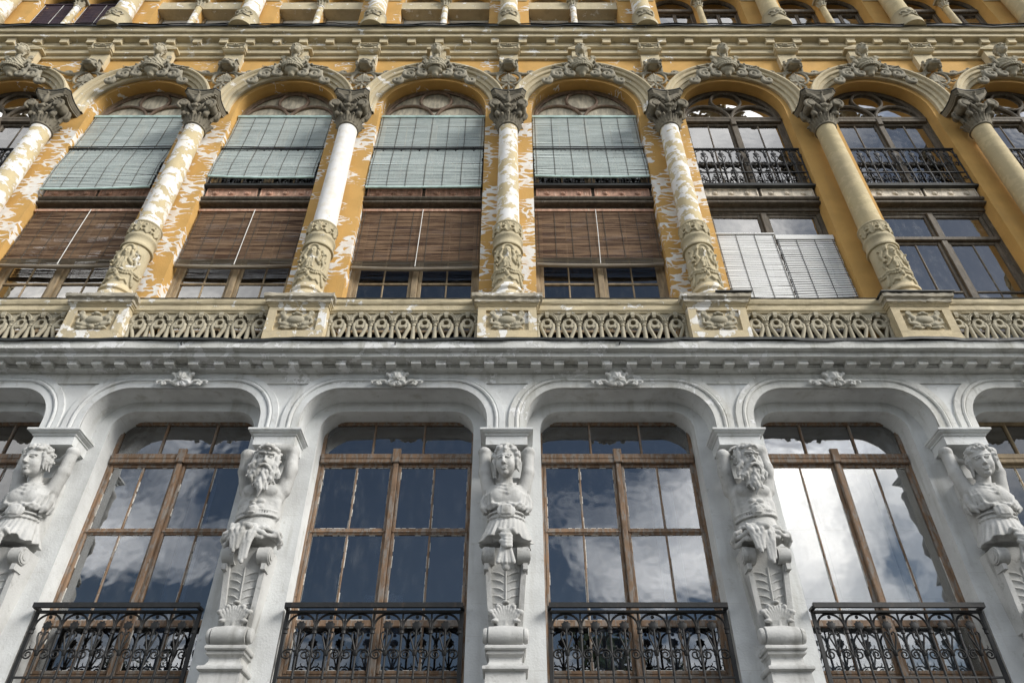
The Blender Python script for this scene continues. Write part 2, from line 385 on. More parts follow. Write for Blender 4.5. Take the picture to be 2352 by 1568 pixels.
# ------------------------------------------------------------------ sculpting: signed distance fields > surface nets
class SDF:
    def __init__(s, lo, hi, h):
        s.lo = np.array(lo, float); s.h = h
        s.n = [int(math.ceil((b - a) / h)) + 1 for a, b in zip(lo, hi)]
        s.ax = [s.lo[k] + h * np.arange(s.n[k]) for k in range(3)]
        s.D = np.full(s.n, .3); s.Rm = np.eye(3); s.o = np.zeros(3)
    def frame(s, o=(0, 0, 0), yaw=0, pitch=0, roll=0):
        s.o = np.array(o, float)
        s.Rm = np.array(Matrix.Rotation(R(yaw), 3, 'Z') @ Matrix.Rotation(R(pitch), 3, 'X') @ Matrix.Rotation(R(roll), 3, 'Y'))
    def _sub(s, c, rad):
        c = s.o + s.Rm @ np.array(c, float)
        sl = []
        for k in range(3):
            a = max(0, int((c[k] - rad - s.lo[k]) / s.h) - 1); b = min(s.n[k], int((c[k] + rad - s.lo[k]) / s.h) + 2)
            if b <= a: return None, None
            sl.append(slice(a, b))
        g = np.meshgrid(s.ax[0][sl[0]] - s.o[0], s.ax[1][sl[1]] - s.o[1], s.ax[2][sl[2]] - s.o[2], indexing='ij')
        q = [sum(s.Rm[j, k] * g[j] for j in range(3)) for k in range(3)]
        return tuple(sl), q
    def _comb(s, sl, d, k, op):
        a = s.D[sl]
        if op == 'u':
            h = np.clip(.5 + .5 * (a - d) / k, 0, 1); s.D[sl] = a * (1 - h) + d * h - k * h * (1 - h)
        else:
            h = np.clip(.5 - .5 * (a + d) / k, 0, 1); s.D[sl] = a * (1 - h) - d * h + k * h * (1 - h)
    def ell(s, c, r, k=.02, op='u'):
        sl, q = s._sub(c, max(r) + 2 * k + .03)
        if sl is None: return s
        p = [q[j] - c[j] for j in range(3)]
        k0 = np.sqrt(sum((p[j] / r[j]) ** 2 for j in range(3))); k1 = np.sqrt(sum((p[j] / r[j] ** 2) ** 2 for j in range(3))) + 1e-9
        s._comb(sl, k0 * (k0 - 1) / k1, k, op); return s
    def cap(s, a, b, r1, r2=None, k=.02, op='u'):
        r2 = r1 if r2 is None else r2
        a = np.array(a, float); b = np.array(b, float); m = (a + b) / 2; rad = np.linalg.norm(b - a) / 2 + max(r1, r2) + 2 * k + .03
        sl, q = s._sub(m, rad)
        if sl is None: return s
        ba = b - a; t = np.clip(sum((q[j] - a[j]) * ba[j] for j in range(3)) / max(1e-9, ba @ ba), 0, 1)
        d = np.sqrt(sum((q[j] - a[j] - t * ba[j]) ** 2 for j in range(3))) - (r1 + (r2 - r1) * t)
        s._comb(sl, d, k, op); return s
    def chain(s, pts, r, k=.01, op='u'):
        rs = r if isinstance(r, (list, tuple)) else [r] * len(pts)
        for i in range(len(pts) - 1): s.cap(pts[i], pts[i + 1], rs[i], rs[i + 1], k, op)
        return s
    def box(s, c, r, rd=.01, k=.01, op='u'):
        sl, q = s._sub(c, math.hypot(*r) + 2 * k + .03)
        if sl is None: return s
        p = [np.abs(q[j] - c[j]) - (r[j] - rd) for j in range(3)]
        d = np.sqrt(sum(np.maximum(p[j], 0) ** 2 for j in range(3))) + np.minimum(np.maximum(np.maximum(p[0], p[1]), p[2]), 0) - rd
        s._comb(sl, d, k, op); return s
    def fn(s, c, rad, f, k=.02, op='u'):
        sl, q = s._sub(c, rad)
        if sl is None: return s
        s._comb(sl, f(*q), k, op); return s
    def disp(s, c, rad, f):
        sl, q = s._sub(c, rad)
        if sl is not None: s.D[sl] += f(*q)
        return s
    def mesh(s):
        D = s.D; sg = D < 0; nx, ny, nz = D.shape
        cn = [(i, j, k) for i in (0, 1) for j in (0, 1) for k in (0, 1)]
        def sh(A, c): return A[c[0]:nx - 1 + c[0], c[1]:ny - 1 + c[1], c[2]:nz - 1 + c[2]]
        cnt = sum(sh(sg, c).astype(np.int8) for c in cn)
        act = (cnt > 0) & (cnt < 8)
        ii, jj, kk = np.nonzero(act); n = len(ii)
        idx = np.full(act.shape, -1, np.int64); idx[ii, jj, kk] = np.arange(n)
        acc = np.zeros((n, 3)); w = np.zeros(n)
        for c in cn:
            for ax in range(3):
                if c[ax]: continue
                e = list(c); e[ax] = 1
                a = D[ii + c[0], jj + c[1], kk + c[2]]; b = D[ii + e[0], jj + e[1], kk + e[2]]
                cr = (a < 0) != (b < 0)
                t = np.where(cr, a / np.where(cr, a - b, 1), 0)
                p = np.tile(np.array(c, float), (n, 1)); p[:, ax] += t
                acc += p * cr[:, None]; w += cr
        V = s.lo + s.h * (np.stack([ii, jj, kk], 1) + acc / w[:, None])
        F = []
        for ax in range(3):
            o1, o2 = (ax + 1) % 3, (ax + 2) % 3
            sa = [slice(None)] * 3; sb = [slice(None)] * 3
            sa[ax] = slice(0, -1); sb[ax] = slice(1, None)
            cr = sg[tuple(sa)] != sg[tuple(sb)]
            m = np.zeros_like(cr); inner = [slice(None)] * 3; inner[o1] = slice(1, -1); inner[o2] = slice(1, -1)
            m[tuple(inner)] = cr[tuple(inner)]
            e = np.stack(np.nonzero(m), 1)
            if not len(e): continue
            def cell(d1, d2):
                q = e.copy(); q[:, o1] -= d1; q[:, o2] -= d2; return idx[q[:, 0], q[:, 1], q[:, 2]]
            f = np.stack([cell(1, 1), cell(0, 1), cell(0, 0), cell(1, 0)], 1)
            flip = ~sg[e[:, 0], e[:, 1], e[:, 2]]
            f[flip] = f[flip][:, ::-1]; F.append(f)
        return V, np.concatenate(F)

# ------------------------------------------------------------------ layout
XB = [-11.95, -9.0, -6.07, -3.14, -.07, 3.01, 6.0, 8.97, 11.92]
BAY = [((XB[i] + XB[i + 1]) / 2, (XB[i + 1] - XB[i]) / 2) for i in range(8)]
XB1 = [-11.75, -8.82, -5.96, -3.085, -.07, 2.955, 5.89, 8.80, 11.72]        # the white storey is set out a little tighter
BAY1 = [((XB1[i] + XB1[i + 1]) / 2, (XB1[i + 1] - XB1[i]) / 2) for i in range(8)]
XL, XR = -12.6, 12.6

# ------------------------------------------------------------------ ground
def structure(o): o['kind'] = 'structure'; return o
structure(obj('ground', MB().add([(-1500, -1500, -.02), (1500, -1500, -.02), (1500, 1500, -.02), (-1500, 1500, -.02)], [(0, 1, 2, 3)]), M['ground'], smooth=0))
structure(obj('pavement', MB().box(-60, 60, -10.5, .6, -.1, 0), M['pave'], smooth=0))
structure(obj('road', MB().box(-60, 60, -20, -10.5, -.3, -.016), M['asphalt'], smooth=0))
structure(obj('kerb', MB().box(-60, 60, -10.7, -10.502, -.3, .0), M['pave'], smooth=0))

# ------------------------------------------------------------------ the building: one thing, all its fixed parts below it
B = thing('building', 'ornate old facade, white below and ochre above, with arched windows and columns', 'building')

def slab(name, prof, mat, x0=XL, x1=XR, n=60, jit=.006, seed=1, parent=None):
    return obj(name, MB().prism_x(prof, x0, x1, n, jit, seed), mat, parent or B, smooth=30)

# ground floor (below the picture) and dark rooms behind the panes
gf = MB().box(XL, XR, 0, .5, 0, 2.9); gf.prism_x([(0, 2.55), (-.12, 2.6), (-.16, 2.8), (-.05, 2.9), (0, 2.9)], XL, XR)
obj('ground_floor_wall', gf, M['white'], B, smooth=0)
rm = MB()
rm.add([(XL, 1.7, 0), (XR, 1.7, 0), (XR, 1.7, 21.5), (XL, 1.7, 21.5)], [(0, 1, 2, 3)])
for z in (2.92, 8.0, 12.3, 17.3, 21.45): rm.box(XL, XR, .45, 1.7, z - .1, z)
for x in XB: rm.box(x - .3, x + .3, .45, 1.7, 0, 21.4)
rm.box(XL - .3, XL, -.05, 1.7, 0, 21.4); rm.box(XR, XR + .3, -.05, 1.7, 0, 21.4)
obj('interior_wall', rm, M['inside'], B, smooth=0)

# ---- storey 1 : walls with rounded openings
for i, (cx, w2) in enumerate(BAY1):
    xl, xr = XB1[i], XB1[i + 1]
    if i == 0: xl = XL
    if i == 7: xr = XR
    a, b = w2 - .455, w2 - .26
    mb = MB(); arch_wall(mb, round_path(a, 2.9, 7.48, .3, .3, cx), xl, xr, 7.72, 0, .42)
    obj('wall', mb, M['white'], B, smooth=30)
    po = round_path(b, 6.93, 7.63, .5, .52, cx)
    mb = MB(); arch_wall(mb, po, xl, xr, 7.74, -.33, .004)
    mb.box(xl, cx - b, -.329, .004, 6.925, 6.932); mb.box(cx + b, xr, -.329, .004, 6.925, 6.932)
    obj('arch_wall', mb, M['white'], B, smooth=30)
    mb = MB().sweep(po, [(0, -.32), (0, -.352), (.085, -.352), (.09, -.345), (.10, -.345), (.105, -.37), (.125, -.378), (.145, -.37), (.15, -.352), (.158, -.35),
                         (.16, -.362), (.235, -.362), (.24, -.325)])
    obj('archivolt', mb, M['white_trim'] if i > 3 else M['white'], B, smooth=35)

# ---- imposts above the figures
mb = MB().stack([(6.72, .27, -.35), (6.85, .27, -.35), (6.852, .285, -.37), (6.872, .285, -.37), (6.875, .30, -.385), (6.89, .325, -.41), (6.905, .33, -.415), (6.907, .345, -.43), (6.935, .345, -.43)], .003)
imp = None
for i in range(1, 8):
    imp = inst(imp, (XB1[i], 0, 0), B) if imp else obj('impost_block', mb, M['white'], B, (XB1[i], 0, 0), smooth=20)

# ---- first cornice
c1 = slab('cornice', [(.02, 7.70), (-.352, 7.70), (-.356, 7.80), (-.352, 7.862), (-.44, 7.866), (-.462, 7.872), (-.468, 7.884), (-.44, 7.888), (-.44, 7.894), (-.475, 7.898), (-.475, 7.912), (-.46, 7.934),
                (-.635, 7.936), (-.645, 7.942), (-.648, 8.0), (-.64, 8.01), (-.655, 8.014), (-.72, 8.018), (-.73, 8.024), (-.735, 8.10), (-.742, 8.135), (.02, 8.24)], M['white_trim'], n=140, jit=.007, seed=3)
random.seed(3); dn = None; x = XL + .2
while x < XR - .2:
    if abs(x) < 8.5:
        z = random.uniform(-.006, .006)
        if dn is None:
            mb = MB().box(-.066, .066, -.572, -.45, 7.866, 7.915); mb.box(-.076, .076, -.585, -.45, 7.9155, 7.931)
            dn = obj('dentil', mb, M['white_trim'], c1, (x, 0, z), smooth=0)
        else: inst(dn, (x, random.uniform(-.006, .006), z), c1)
    x += .335 + random.uniform(-.02, .02)
def flashing(name, y, z, seed, h=.028, dep=.5, par=None):
    mb = MB(); n = 170; rr = random.Random(seed); rings = []
    for i in range(n + 1):
        x = XL + (XR - XL) * i / n
        dz = .008 * sin(x * 2.3 + seed) + .008 * sin(x * 5.7) + rr.uniform(-.006, .006); dy = .01 * sin(x * 3.1) + rr.uniform(-.006, .006)
        rings.append([(x, y + dy, z + dz - h), (x, y + dy, z + dz), (x, y + dep, z + .07), (x, y + dep, z + .05), (x, y + dy + .012, z + dz - .012)])
    return obj(name, mb.loft(rings), M['flash'], par or B, smooth=0)
flashing('flashing', -.768, 8.178, 1, .045, .34)

for x in (-4.53, -1.60, 1.47):
    obj('hook', MB().tube([(x, -.73, 8.075), (x, -.76, 8.08), (x + .012, -.775, 8.095), (x + .02, -.765, 8.112)], .008, 6), M['iron'], c1, smooth=60)

# ---- pedestals, balustrades
def pedestal_proto():
    p = thing('tmp', '', ''); parts = []
    mb = MB().stack([(8.16, .475, -.56), (8.30, .475, -.56), (8.32, .455, -.53), (8.33, .43, -.50), (8.52, .43, -.5)], .0)
    mb.box(-.43, -.31, -.5, -.05, 8.515, 8.96); mb.box(.31, .43, -.5, -.05, 8.515, 8.96); mb.box(-.31, .31, -.46, -.05, 8.515, 8.96)
    mb.box(-.31, .31, -.499, -.4, 8.93, 8.96); mb.box(-.31, .31, -.499, -.4, 8.515, 8.545)
    mb.stack([(8.958, .43, -.5), (9.0, .43, -.5), (9.002, .445, -.515), (9.02, .45, -.52), (9.03, .465, -.54), (9.045, .47, -.545), (9.05, .485, -.56)], .0)
    die = obj('pedestal', mb, M['ped'], None, smooth=25)
    mb = MB(); n = 16; rr = random.Random(4)
    lv = [(9.048, .475), (9.10, .485), (9.12, .52), (9.175, .525), (9.20, .505)]
    rings = []
    for z, hx in lv:
        yf = -hx - .085; ring = []
        for k in range(n): ring.append((-hx + 2 * hx * k / n, yf))
        for k in range(n): ring.append((hx, yf + (-.0 - yf) * k / n))
        ring += [(hx, 0), (-hx, 0)]
        for k in range(1, n): ring.append((-hx, yf * k / n))
        rings.append([(x + rr.uniform(-.007, .007), y + rr.uniform(-.01, .01), z + rr.uniform(-.008, .008)) for x, y in ring])
    cap = obj('pedestal_cap', mb.loft(rings), M['dirty_cap'], die, smooth=25)
    s = SDF((-.33, -.6, 8.5), (.33, -.42, 8.96), .008)
    s.box((0, -.465, 8.74), (.19, .025, .10), .02, .02)
    for g in (-1, 1):
        s.cap((g * .17, -.475, 8.79), (g * .22, -.49, 8.86), .05, .03, .03)
        s.chain([(g * .21 + .028 * cos(a) * g, -.505, 8.86 + .028 * sin(a)) for a in np.linspace(-1, 4.5, 8)], .017, .006)
        s.cap((g * .14, -.475, 8.66), (g * .24, -.49, 8.69), .04, .02, .03)
        s.chain([(g * .06, -.48, 8.60), (g * .13, -.50, 8.585), (g * .19, -.50, 8.60), (g * .225, -.49, 8.585)], [.02, .028, .024, .012], .01)
        s.chain([(g * .2, -.485, 8.80), (g * .235, -.49, 8.74), (g * .22, -.49, 8.68)], [.015, .02, .015], .01)
    s.ell((0, -.49, 8.75), (.125, .045, .07), .006)
    for a in np.linspace(0, 2 * pi, 25)[:-1]: s.ell((.145 * cos(a), -.487, 8.75 + .088 * sin(a)), (.011, .012, .011), .004)
    s.ell((0, -.495, 8.865), (.05, .04, .03), .01); s.ell((-.05, -.5, 8.85), (.03, .025, .02), .006); s.ell((.05, -.5, 8.85), (.03, .025, .02), .006)
    s.ell((0, -.5, 8.615), (.045, .03, .035), .01)
    car = obj('cartouche', s.mesh(), M['stone_light'], die, smooth=180)
    bpy.data.objects.remove(p)
    return die, cap, car
PED = None
def put_tree(root, parts, loc, parent):
    r = inst(root, loc, parent)
    for q in parts:
        c = inst(q); c.parent = r
    return r
for i in range(1, 8):
    if PED is None:
        PED = pedestal_proto(); PED[0].parent = B; PED[0].location = (XB[i], 0, 0)
    else: put_tree(PED[0], PED[1:], (XB[i], 0, 0), B)

for i in (6, 7):
    obj('cap_flashing', MB().stack([(9.192, .545, -.635), (9.212, .545, -.635), (9.218, .5, -.58)], 0, XB[i]), M['flash'], B, smooth=0)
obj('cap_flashing', MB().stack([(9.192, .27, -.635), (9.214, .27, -.635), (9.219, .25, -.58)], 0, XB[5] + .27), M['flash'], B, smooth=0)

def baluster_protos():
    col = MB().lathe([(.046, 0), (.052, .02), (.05, .045), (.034, .06), (.03, .08), (.033, .2), (.028, .40), (.038, .405), (.04, .42), (.03, .43), (.03, .45), (.044, .46), (.05, .48), (.05, .50)], 12)
    ly = MB().lathe([(.05, 0), (.055, .02), (.05, .05), (.035, .07), (.04, .10), (.042, .13), (.03, .15)], 12)
    for g in (-1, 1):
        ly.tube([(g * .015, 0, .13), (g * .03, -.005, .2), (g * .06, -.01, .28), (g * .088, -.012, .36), (g * .085, -.01, .43), (g * .05, -.005, .47)], [.026, .028, .028, .03, .03, .026], 8)
        ly.tube([(g * .05, -.02, .12), (g * .075, -.022, .13), (g * .08, -.022, .155)], [.02, .024, .016], 8)
        ly.tube([(0, -.02, .375), (g * .035, -.026, .365), (g * .065, -.022, .39)], [.022, .026, .015], 8)
    n = 26; ring = [[], [], [], []]
    for k in range(n):
        a = 2 * pi * k / n; ro = .093 if k % 2 else .078
        for q, (r, y) in enumerate(((ro, .02), (ro, -.03), (.045, -.035), (.042, .02))): ring[q].append((r * cos(a), y, .455 + r * sin(a)))
    ly.loft(ring, False)
    return col, ly
bc, bl = baluster_protos()
colp = lyp = None
for i in range(8):
    x0, x1 = XB[i] + .43, XB[i + 1] - .43
    if i == 0: x0 = XL
    if i == 7: x1 = XR
    n = max(1, round((x1 - x0) / .297)); mw = (x1 - x0) / n
    mb = MB().prism_x([(-.2, 8.985), (-.375, 8.985), (-.385, 9.01), (-.40, 9.02), (-.405, 9.04), (-.40, 9.05), (-.405, 9.12), (-.42, 9.125), (-.435, 9.15), (-.44, 9.20), (-.41, 9.235), (-.05, 9.25), (-.05, 8.985)], x0, x1, 24, .006, i)
    mb.prism_x([(-.24, 8.2), (-.44, 8.2), (-.44, 8.345), (-.42, 8.36), (-.24, 8.36)], x0, x1, 10, .005, i + 20)
    bal = obj('balustrade', mb, M['cream'], B, smooth=25)
    obj('rail_flashing', MB().prism_x([(-.05, 9.253), (-.42, 9.238), (-.428, 9.242), (-.42, 9.256), (-.05, 9.27)], x0, x1, 16, .005, i + 40), M['flash'], bal, smooth=0)
    mbk = MB(); mbr = MB()
    for k in range(n):
        xc = x0 + mw * (k + .5)
        r = mw / 2 - .045
        arch_wall(mbk, arch_path(r, 8.84, 8.845, xc, 12, 1), x0 + mw * k, x0 + mw * (k + 1), 8.99, -.352, -.26)
        mbr.sweep(arch_path(r + .004, 8.84, 8.845, xc, 12, 1), [(0, -.34), (0, -.372), (.02, -.376), (.026, -.36), (.03, -.376), (.042, -.372), (.043, -.34)])
        mbk.box(xc - .03, xc + .03, -.392, -.3, 8.93, 8.995); mbk.box(xc - .024, xc + .024, -.385, -.3, 8.90, 8.93)
    arc = obj('arcade', mbk, M['stone_light'], bal, smooth=25); obj('arch_moulding', mbr, M['stone_light'], bal, smooth=40)
    for k in range(n + 1):
        xx = min(max(x0 + mw * k, x0 + .02), x1 - .02)
        lc = (xx, -.32, 8.36)
        if abs(xx) < 8.6:
            if colp is None: colp = obj('baluster', bc, M['stone_light'], bal, lc, smooth=50)
            else: inst(colp, lc, bal)
        if k < n and abs(xx) < 8.5:
            lc = (x0 + mw * (k + .5), -.32, 8.36)
            if lyp is None: lyp = obj('lyre_baluster', bl, M['stone_light'], bal, lc, smooth=50)
            else: inst(lyp, lc, bal, rot=(0, 0, random.uniform(-.06, .06)))

# ---- storey 2 : ochre wall with round arches
AR = []
for i, (cx, w2) in enumerate(BAY):
    xl, xr = XB[i], XB[i + 1]
    if i == 0: xl = XL
    if i == 7: xr = XR
    a = w2 - .46; AR.append(a)
    mb = MB(); arch_wall(mb, arch_path(a, 8.2, 14.87, cx, 32, 8), xl, xr, 17.0, -.05, .3)
    obj('wall', mb, M['ochre'], B, smooth=30)
    mb = MB().sweep(arch_path(a, 14.68, 14.87, cx, 36, 2), [(.10, -.045), (.10, -.105), (.115, -.115), (.18, -.118), (.183, -.15), (.195, -.158), (.265, -.162), (.268, -.20), (.28, -.21), (.335, -.212),
                     (.34, -.235), (.36, -.262), (.39, -.262), (.405, -.235), (.41, -.045)])
    obj('archivolt', mb, M['cream'], B, smooth=35)

# ---- second cornice
c2 = slab('cornice', [(.0, 16.74), (-.10, 16.74), (-.105, 16.75), (-.107, 16.835), (-.10, 16.842), (-.15, 16.846), (-.165, 16.855), (-.168, 16.87), (-.15, 16.876), (-.15, 17.02), (-.145, 17.026), (-.21, 17.03), (-.225, 17.045), (-.228, 17.062), (-.2, 17.068), (-.2, 17.085),
                (-.19, 17.255), (-.325, 17.26), (-.335, 17.268), (-.338, 17.37), (-.332, 17.376), (-.385, 17.382), (-.395, 17.40), (-.40, 17.50), (-.42, 17.525), (0, 17.6)], M['cream'], n=120, jit=.006, seed=9)
flashing('flashing', -.445, 17.585, 5, .07, .3)
dn2 = None
for i, (cx, w2) in enumerate(BAY):
    for k in range(5):
        xx = XB[i] + (k + .5) * (2 * w2 / 5)
        if abs(xx) > 11.4: continue
        lc = (xx, 0, random.uniform(-.005, .005))
        if dn2 is None:
            mb = MB().box(-.09, .09, -.285, -.19, 17.10, 17.225); mb.box(-.102, .102, -.297, -.19, 17.226, 17.25)
            dn2 = obj('dentil', mb, M['cream'], c2, lc, smooth=0)
        else: inst(dn2, lc, c2)

# ---- storey 3 : paired windows between columns
for i, (cx, w2) in enumerate(BAY):
    xl, xr = XB[i], XB[i + 1]
    if i == 0: xl = XL
    if i == 7: xr = XR
    a = w2 - .42; r = a / 2 - .05
    mb = MB()
    for g in (-1, 1):
        arch_wall(mb, arch_path(r, 17.5, 19.62, cx + g * a / 2, 20, 6), (xl if g < 0 else cx), (cx if g < 0 else xr), 21.4, -.05, .3)
    obj('wall', mb, M['ochre'], B, smooth=30)
    mb = MB()
    for x0, x1 in ((xl, cx - a + .012), (cx + a - .012, xr)):
        mb.stack([(19.50, (x1 - x0) / 2 + .0, -.07), (19.56, (x1 - x0) / 2 + .01, -.075), (19.57, (x1 - x0) / 2 + .03, -.10), (19.66, (x1 - x0) / 2 + .04, -.115), (19.665, (x1 - x0) / 2, -.06)], .05, (x0 + x1) / 2)
    obj('impost_moulding', mb, M['cream'], B, smooth=20)
    for g in (-1, 1):
        mb = MB().sweep(arch_path(r, 19.6, 19.62, cx + g * a / 2, 20, 1), [(.015, -.045), (.015, -.085), (.06, -.09), (.065, -.11), (.09, -.11), (.095, -.045)])
        obj('archivolt', mb, M['cream'], B, smooth=35)

# ------------------------------------------------------------------ sculpted pieces
def face(s, c=1.0, male=False, rr=None, hair=True, res_small=False):
    """a head in the current frame: looks towards -y, chin at z = -.17c, scalp at z = +.2c"""
    k = .016 * c
    def P(*a): return tuple(q * c for q in a)
    s.ell(P(0, .02, .045), P(.118, .14, .135), k)
    s.ell(P(0, -.03, -.045), P(.1, .11, .122), .03 * c)
    s.ell(P(0, -.098, -.145), P(.036, .03, .03), .02 * c)
    for g in (-1, 1):
        s.ell(P(g * .055, -.085, -.05), P(.038, .035, .045), .02 * c)
        s.cap(P(g * .012, -.134, .042), P(g * .082, -.108, .04), (.017 if male else .012) * c, .011 * c, .01 * c)
        s.ell(P(g * .045, -.152, .014), P(.036, .04, .024), .008 * c, 's')
        s.ell(P(g * .045, -.112, .010), P(.024, .02, .014), .004 * c)
        s.cap(P(g * .02, -.138, .023), P(g * .068, -.124, .02), .007 * c, .006 * c, .004 * c)
        s.ell(P(g * .016, -.152, -.052), P(.014, .014, .011), .006 * c)
    s.cap(P(0, -.134, .03), P(0, -.166, -.044), .012 * c, .018 * c, .01 * c)
    s.cap(P(-.028, -.132, -.092), P(.028, -.132, -.092), .009 * c, None, .006 * c)
    s.cap(P(-.02, -.131, -.111), P(.02, -.131, -.111), .010 * c, None, .006 * c)
    s.cap(P(-.03, -.152, -.1015), P(.03, -.152, -.1015), .006 * c, None, .004 * c, 's')
    if not hair: return
    rr = rr or random.Random(2)
    n = 0
    while n < (190 if not male else 140):
        u = rr.uniform(-1, 1); ph = rr.uniform(0, 2 * pi); q = sqrt(1 - u * u)
        x, y, z = .124 * q * cos(ph), .015 + .144 * q * sin(ph), .055 + .142 * u
        if y < -.02 and z < (.118 if male else .105) and abs(x) < .108: continue
        if z < -.06: continue
        n += 1
        r = rr.uniform(.017, .026)
        t1, t2 = rr.uniform(-.028, .028), rr.uniform(-.034, .012)
        s.chain([P(x, y, z), P(x + t1, y, z + t2 * .4), P(x + t1 * .6, y - .004, z + t2)], [r * c, r * .8 * c, r * .5 * c], .004 * c)

def female(yaw, pitch, seed):
    rr = random.Random(seed)
    s = SDF((-.46, -.78, 4.88), (.46, .03, 6.74), .0095)
    # trunk
    s.ell((0, -.26, 5.96), (.245, .165, .19), .05).ell((0, -.25, 5.72), (.2, .16, .24), .05).ell((0, -.24, 5.5), (.25, .19, .2), .06)
    s.box((0, -.08, 5.85), (.2, .12, .45), .06, .05)
    s.ell((0, -.28, 5.87), (.27, .17, .13), .05)
    for g in (-1, 1):
        s.ell((g * .11, -.385, 5.915), (.085, .06, .085), .05)
        s.cap((g * .215, -.25, 6.06), (g * .27, -.27, 6.30), .09, .078, .03).cap((g * .27, -.27, 6.30), (g * .28, -.27, 6.565), .078, .072, .03)
        s.ell((g * .285, -.275, 6.60), (.08, .085, .068), .02)
        s.cap((g * .28, -.25, 6.61), (g * .10, -.13, 6.56), .07, .052, .03).ell((g * .06, -.13, 6.55), (.07, .05, .05), .02)
        s.cap((g * .20, -.2, 6.02), (g * .245, -.2, 5.80), .075, .05, .04)
        # loose cloth falling from the shoulders and bloused over the belt
        for q in range(3):
            s.chain([(g * (.16 + .03 * q), -.29, 6.12), (g * (.19 + .03 * q), -.40 + .025 * q, 5.93), (g * (.17 + .04 * q), -.42 + .035 * q, 5.80 - .012 * q), (g * (.10 + .05 * q), -.435 + .03 * q, 5.775 - .012 * q), (g * (.03 + .05 * q), -.43 + .022 * q, 5.80 - .015 * q)], [.008, .014, .018, .018, .010], .022)
        s.chain([(g * .245, -.25, 6.03), (g * .285, -.29, 5.88), (g * .28, -.32, 5.78), (g * .245, -.34, 5.725)], [.03, .036, .036, .018], .014)
        s.chain([(g * .25, -.22, 5.98), (g * .295, -.23, 5.84), (g * .275, -.25, 5.74)], [.025, .03, .014], .010)
    # neckline folds
    for q in range(3):
        z = 6.06 - .06 * q; w = .13 + .02 * q
        s.chain([(-w, -.33 - .012 * q, z + .065), (-w * .45, -.392 - .016 * q, z + .012), (.01 * q, -.405 - .02 * q, z - .01), (w * .5, -.388 - .016 * q, z + .018), (w, -.33 - .012 * q, z + .07)], [.005, .009, .010, .009, .005], .03)
    for q in range(9):
        g = -1 if q % 2 else 1; x = g * (.05 + .018 * q)
        s.chain([(x * .9, -.345, 6.08 - .006 * q), (x * 1.05, -.44 + .008 * q, 5.95), (x * .95, -.425 + .012 * q, 5.83)], [.006, .010, .009], .014)
    # belt and clasp
    s.chain([(.225 * cos(a), -.25 + .175 * sin(a), 5.70) for a in np.linspace(pi, 2 * pi, 15)], .013, .005)
    s.chain([(.222 * cos(a), -.25 + .172 * sin(a), 5.64) for a in np.linspace(pi, 2 * pi, 15)], .013, .005)
    s.ell((0, -.43, 5.70), (.115, .028, .092), .006).box((0, -.45, 5.705), (.062, .015, .062), .006, .004).ell((0, -.462, 5.705), (.042, .012, .042), .004)
    # flaring tunic skirt with gathered folds
    def skirt(x, y, z):
        a = np.arctan2(y + .23, x); t = np.clip((5.66 - z) / .32, 0, 1.1)
        fold = .016 * np.sin(a * 11 + 1.5 * np.sin(a * 3) + 2 * t) * t + .008 * np.sin(a * 23 + 4 * t)
        rad = .205 + .125 * t ** 1.1 + fold
        d1 = (np.sqrt(x ** 2 + ((y + .23) / .80) ** 2) - rad) * .75
        hem = 5.37 + .022 * np.sin(a * 5 + 1) + .014 * np.sin(a * 12) - .02 * np.cos(a * 2)
        return np.maximum(np.maximum(d1, hem - z), z - 5.67)
    s.fn((0, -.25, 5.5), .55, skirt, .02)
    s.ell((0, -.2, 5.29), (.30, .2, .085), .02, 's')
    # knot and hanging end
    s.ell((0, -.50, 5.375), (.075, .06, .055), .015)
    for g in (-1, 1): s.chain([(g * .02, -.53, 5.40), (g * .08, -.53, 5.41), (g * .12, -.51, 5.37)], [.025, .03, .015], .01)
    for q in range(4): s.chain([(-.055 + .02 * (q % 2), -.53, 5.345 - q * .04), (.0, -.555, 5.32 - q * .04), (.055, -.53, 5.33 - q * .04)], .026, .008)
    for q in range(5):
        x = (q - 2) * .026
        s.cap((x * .7, -.51, 5.24), (x * 1.7, -.50 + .01 * (q % 2), 5.03), .02, .026, .008)
    s.ell((0, -.46, 5.0), (.05, .04, .06), .02)
    # neck and head
    s.cap((0, -.28, 6.04), (0, -.36, 6.28), .085, .072, .035)
    s.frame((0, -.45, 6.355), yaw, pitch)
    face(s, 1.16, False, rr)
    for g in (-1, 1):
        for q in range(3): s.chain([(g * (.130 + .008 * q), -.03 + .05 * q, .06), (g * (.142 + .006 * q), -.04 + .05 * q, .0), (g * .132, -.035 + .05 * q, -.06), (g * .14, -.02 + .05 * q, -.11 - .05 * (g < 0))], [.024, .024, .02, .012], .003)
    s.frame()
    return s.mesh()

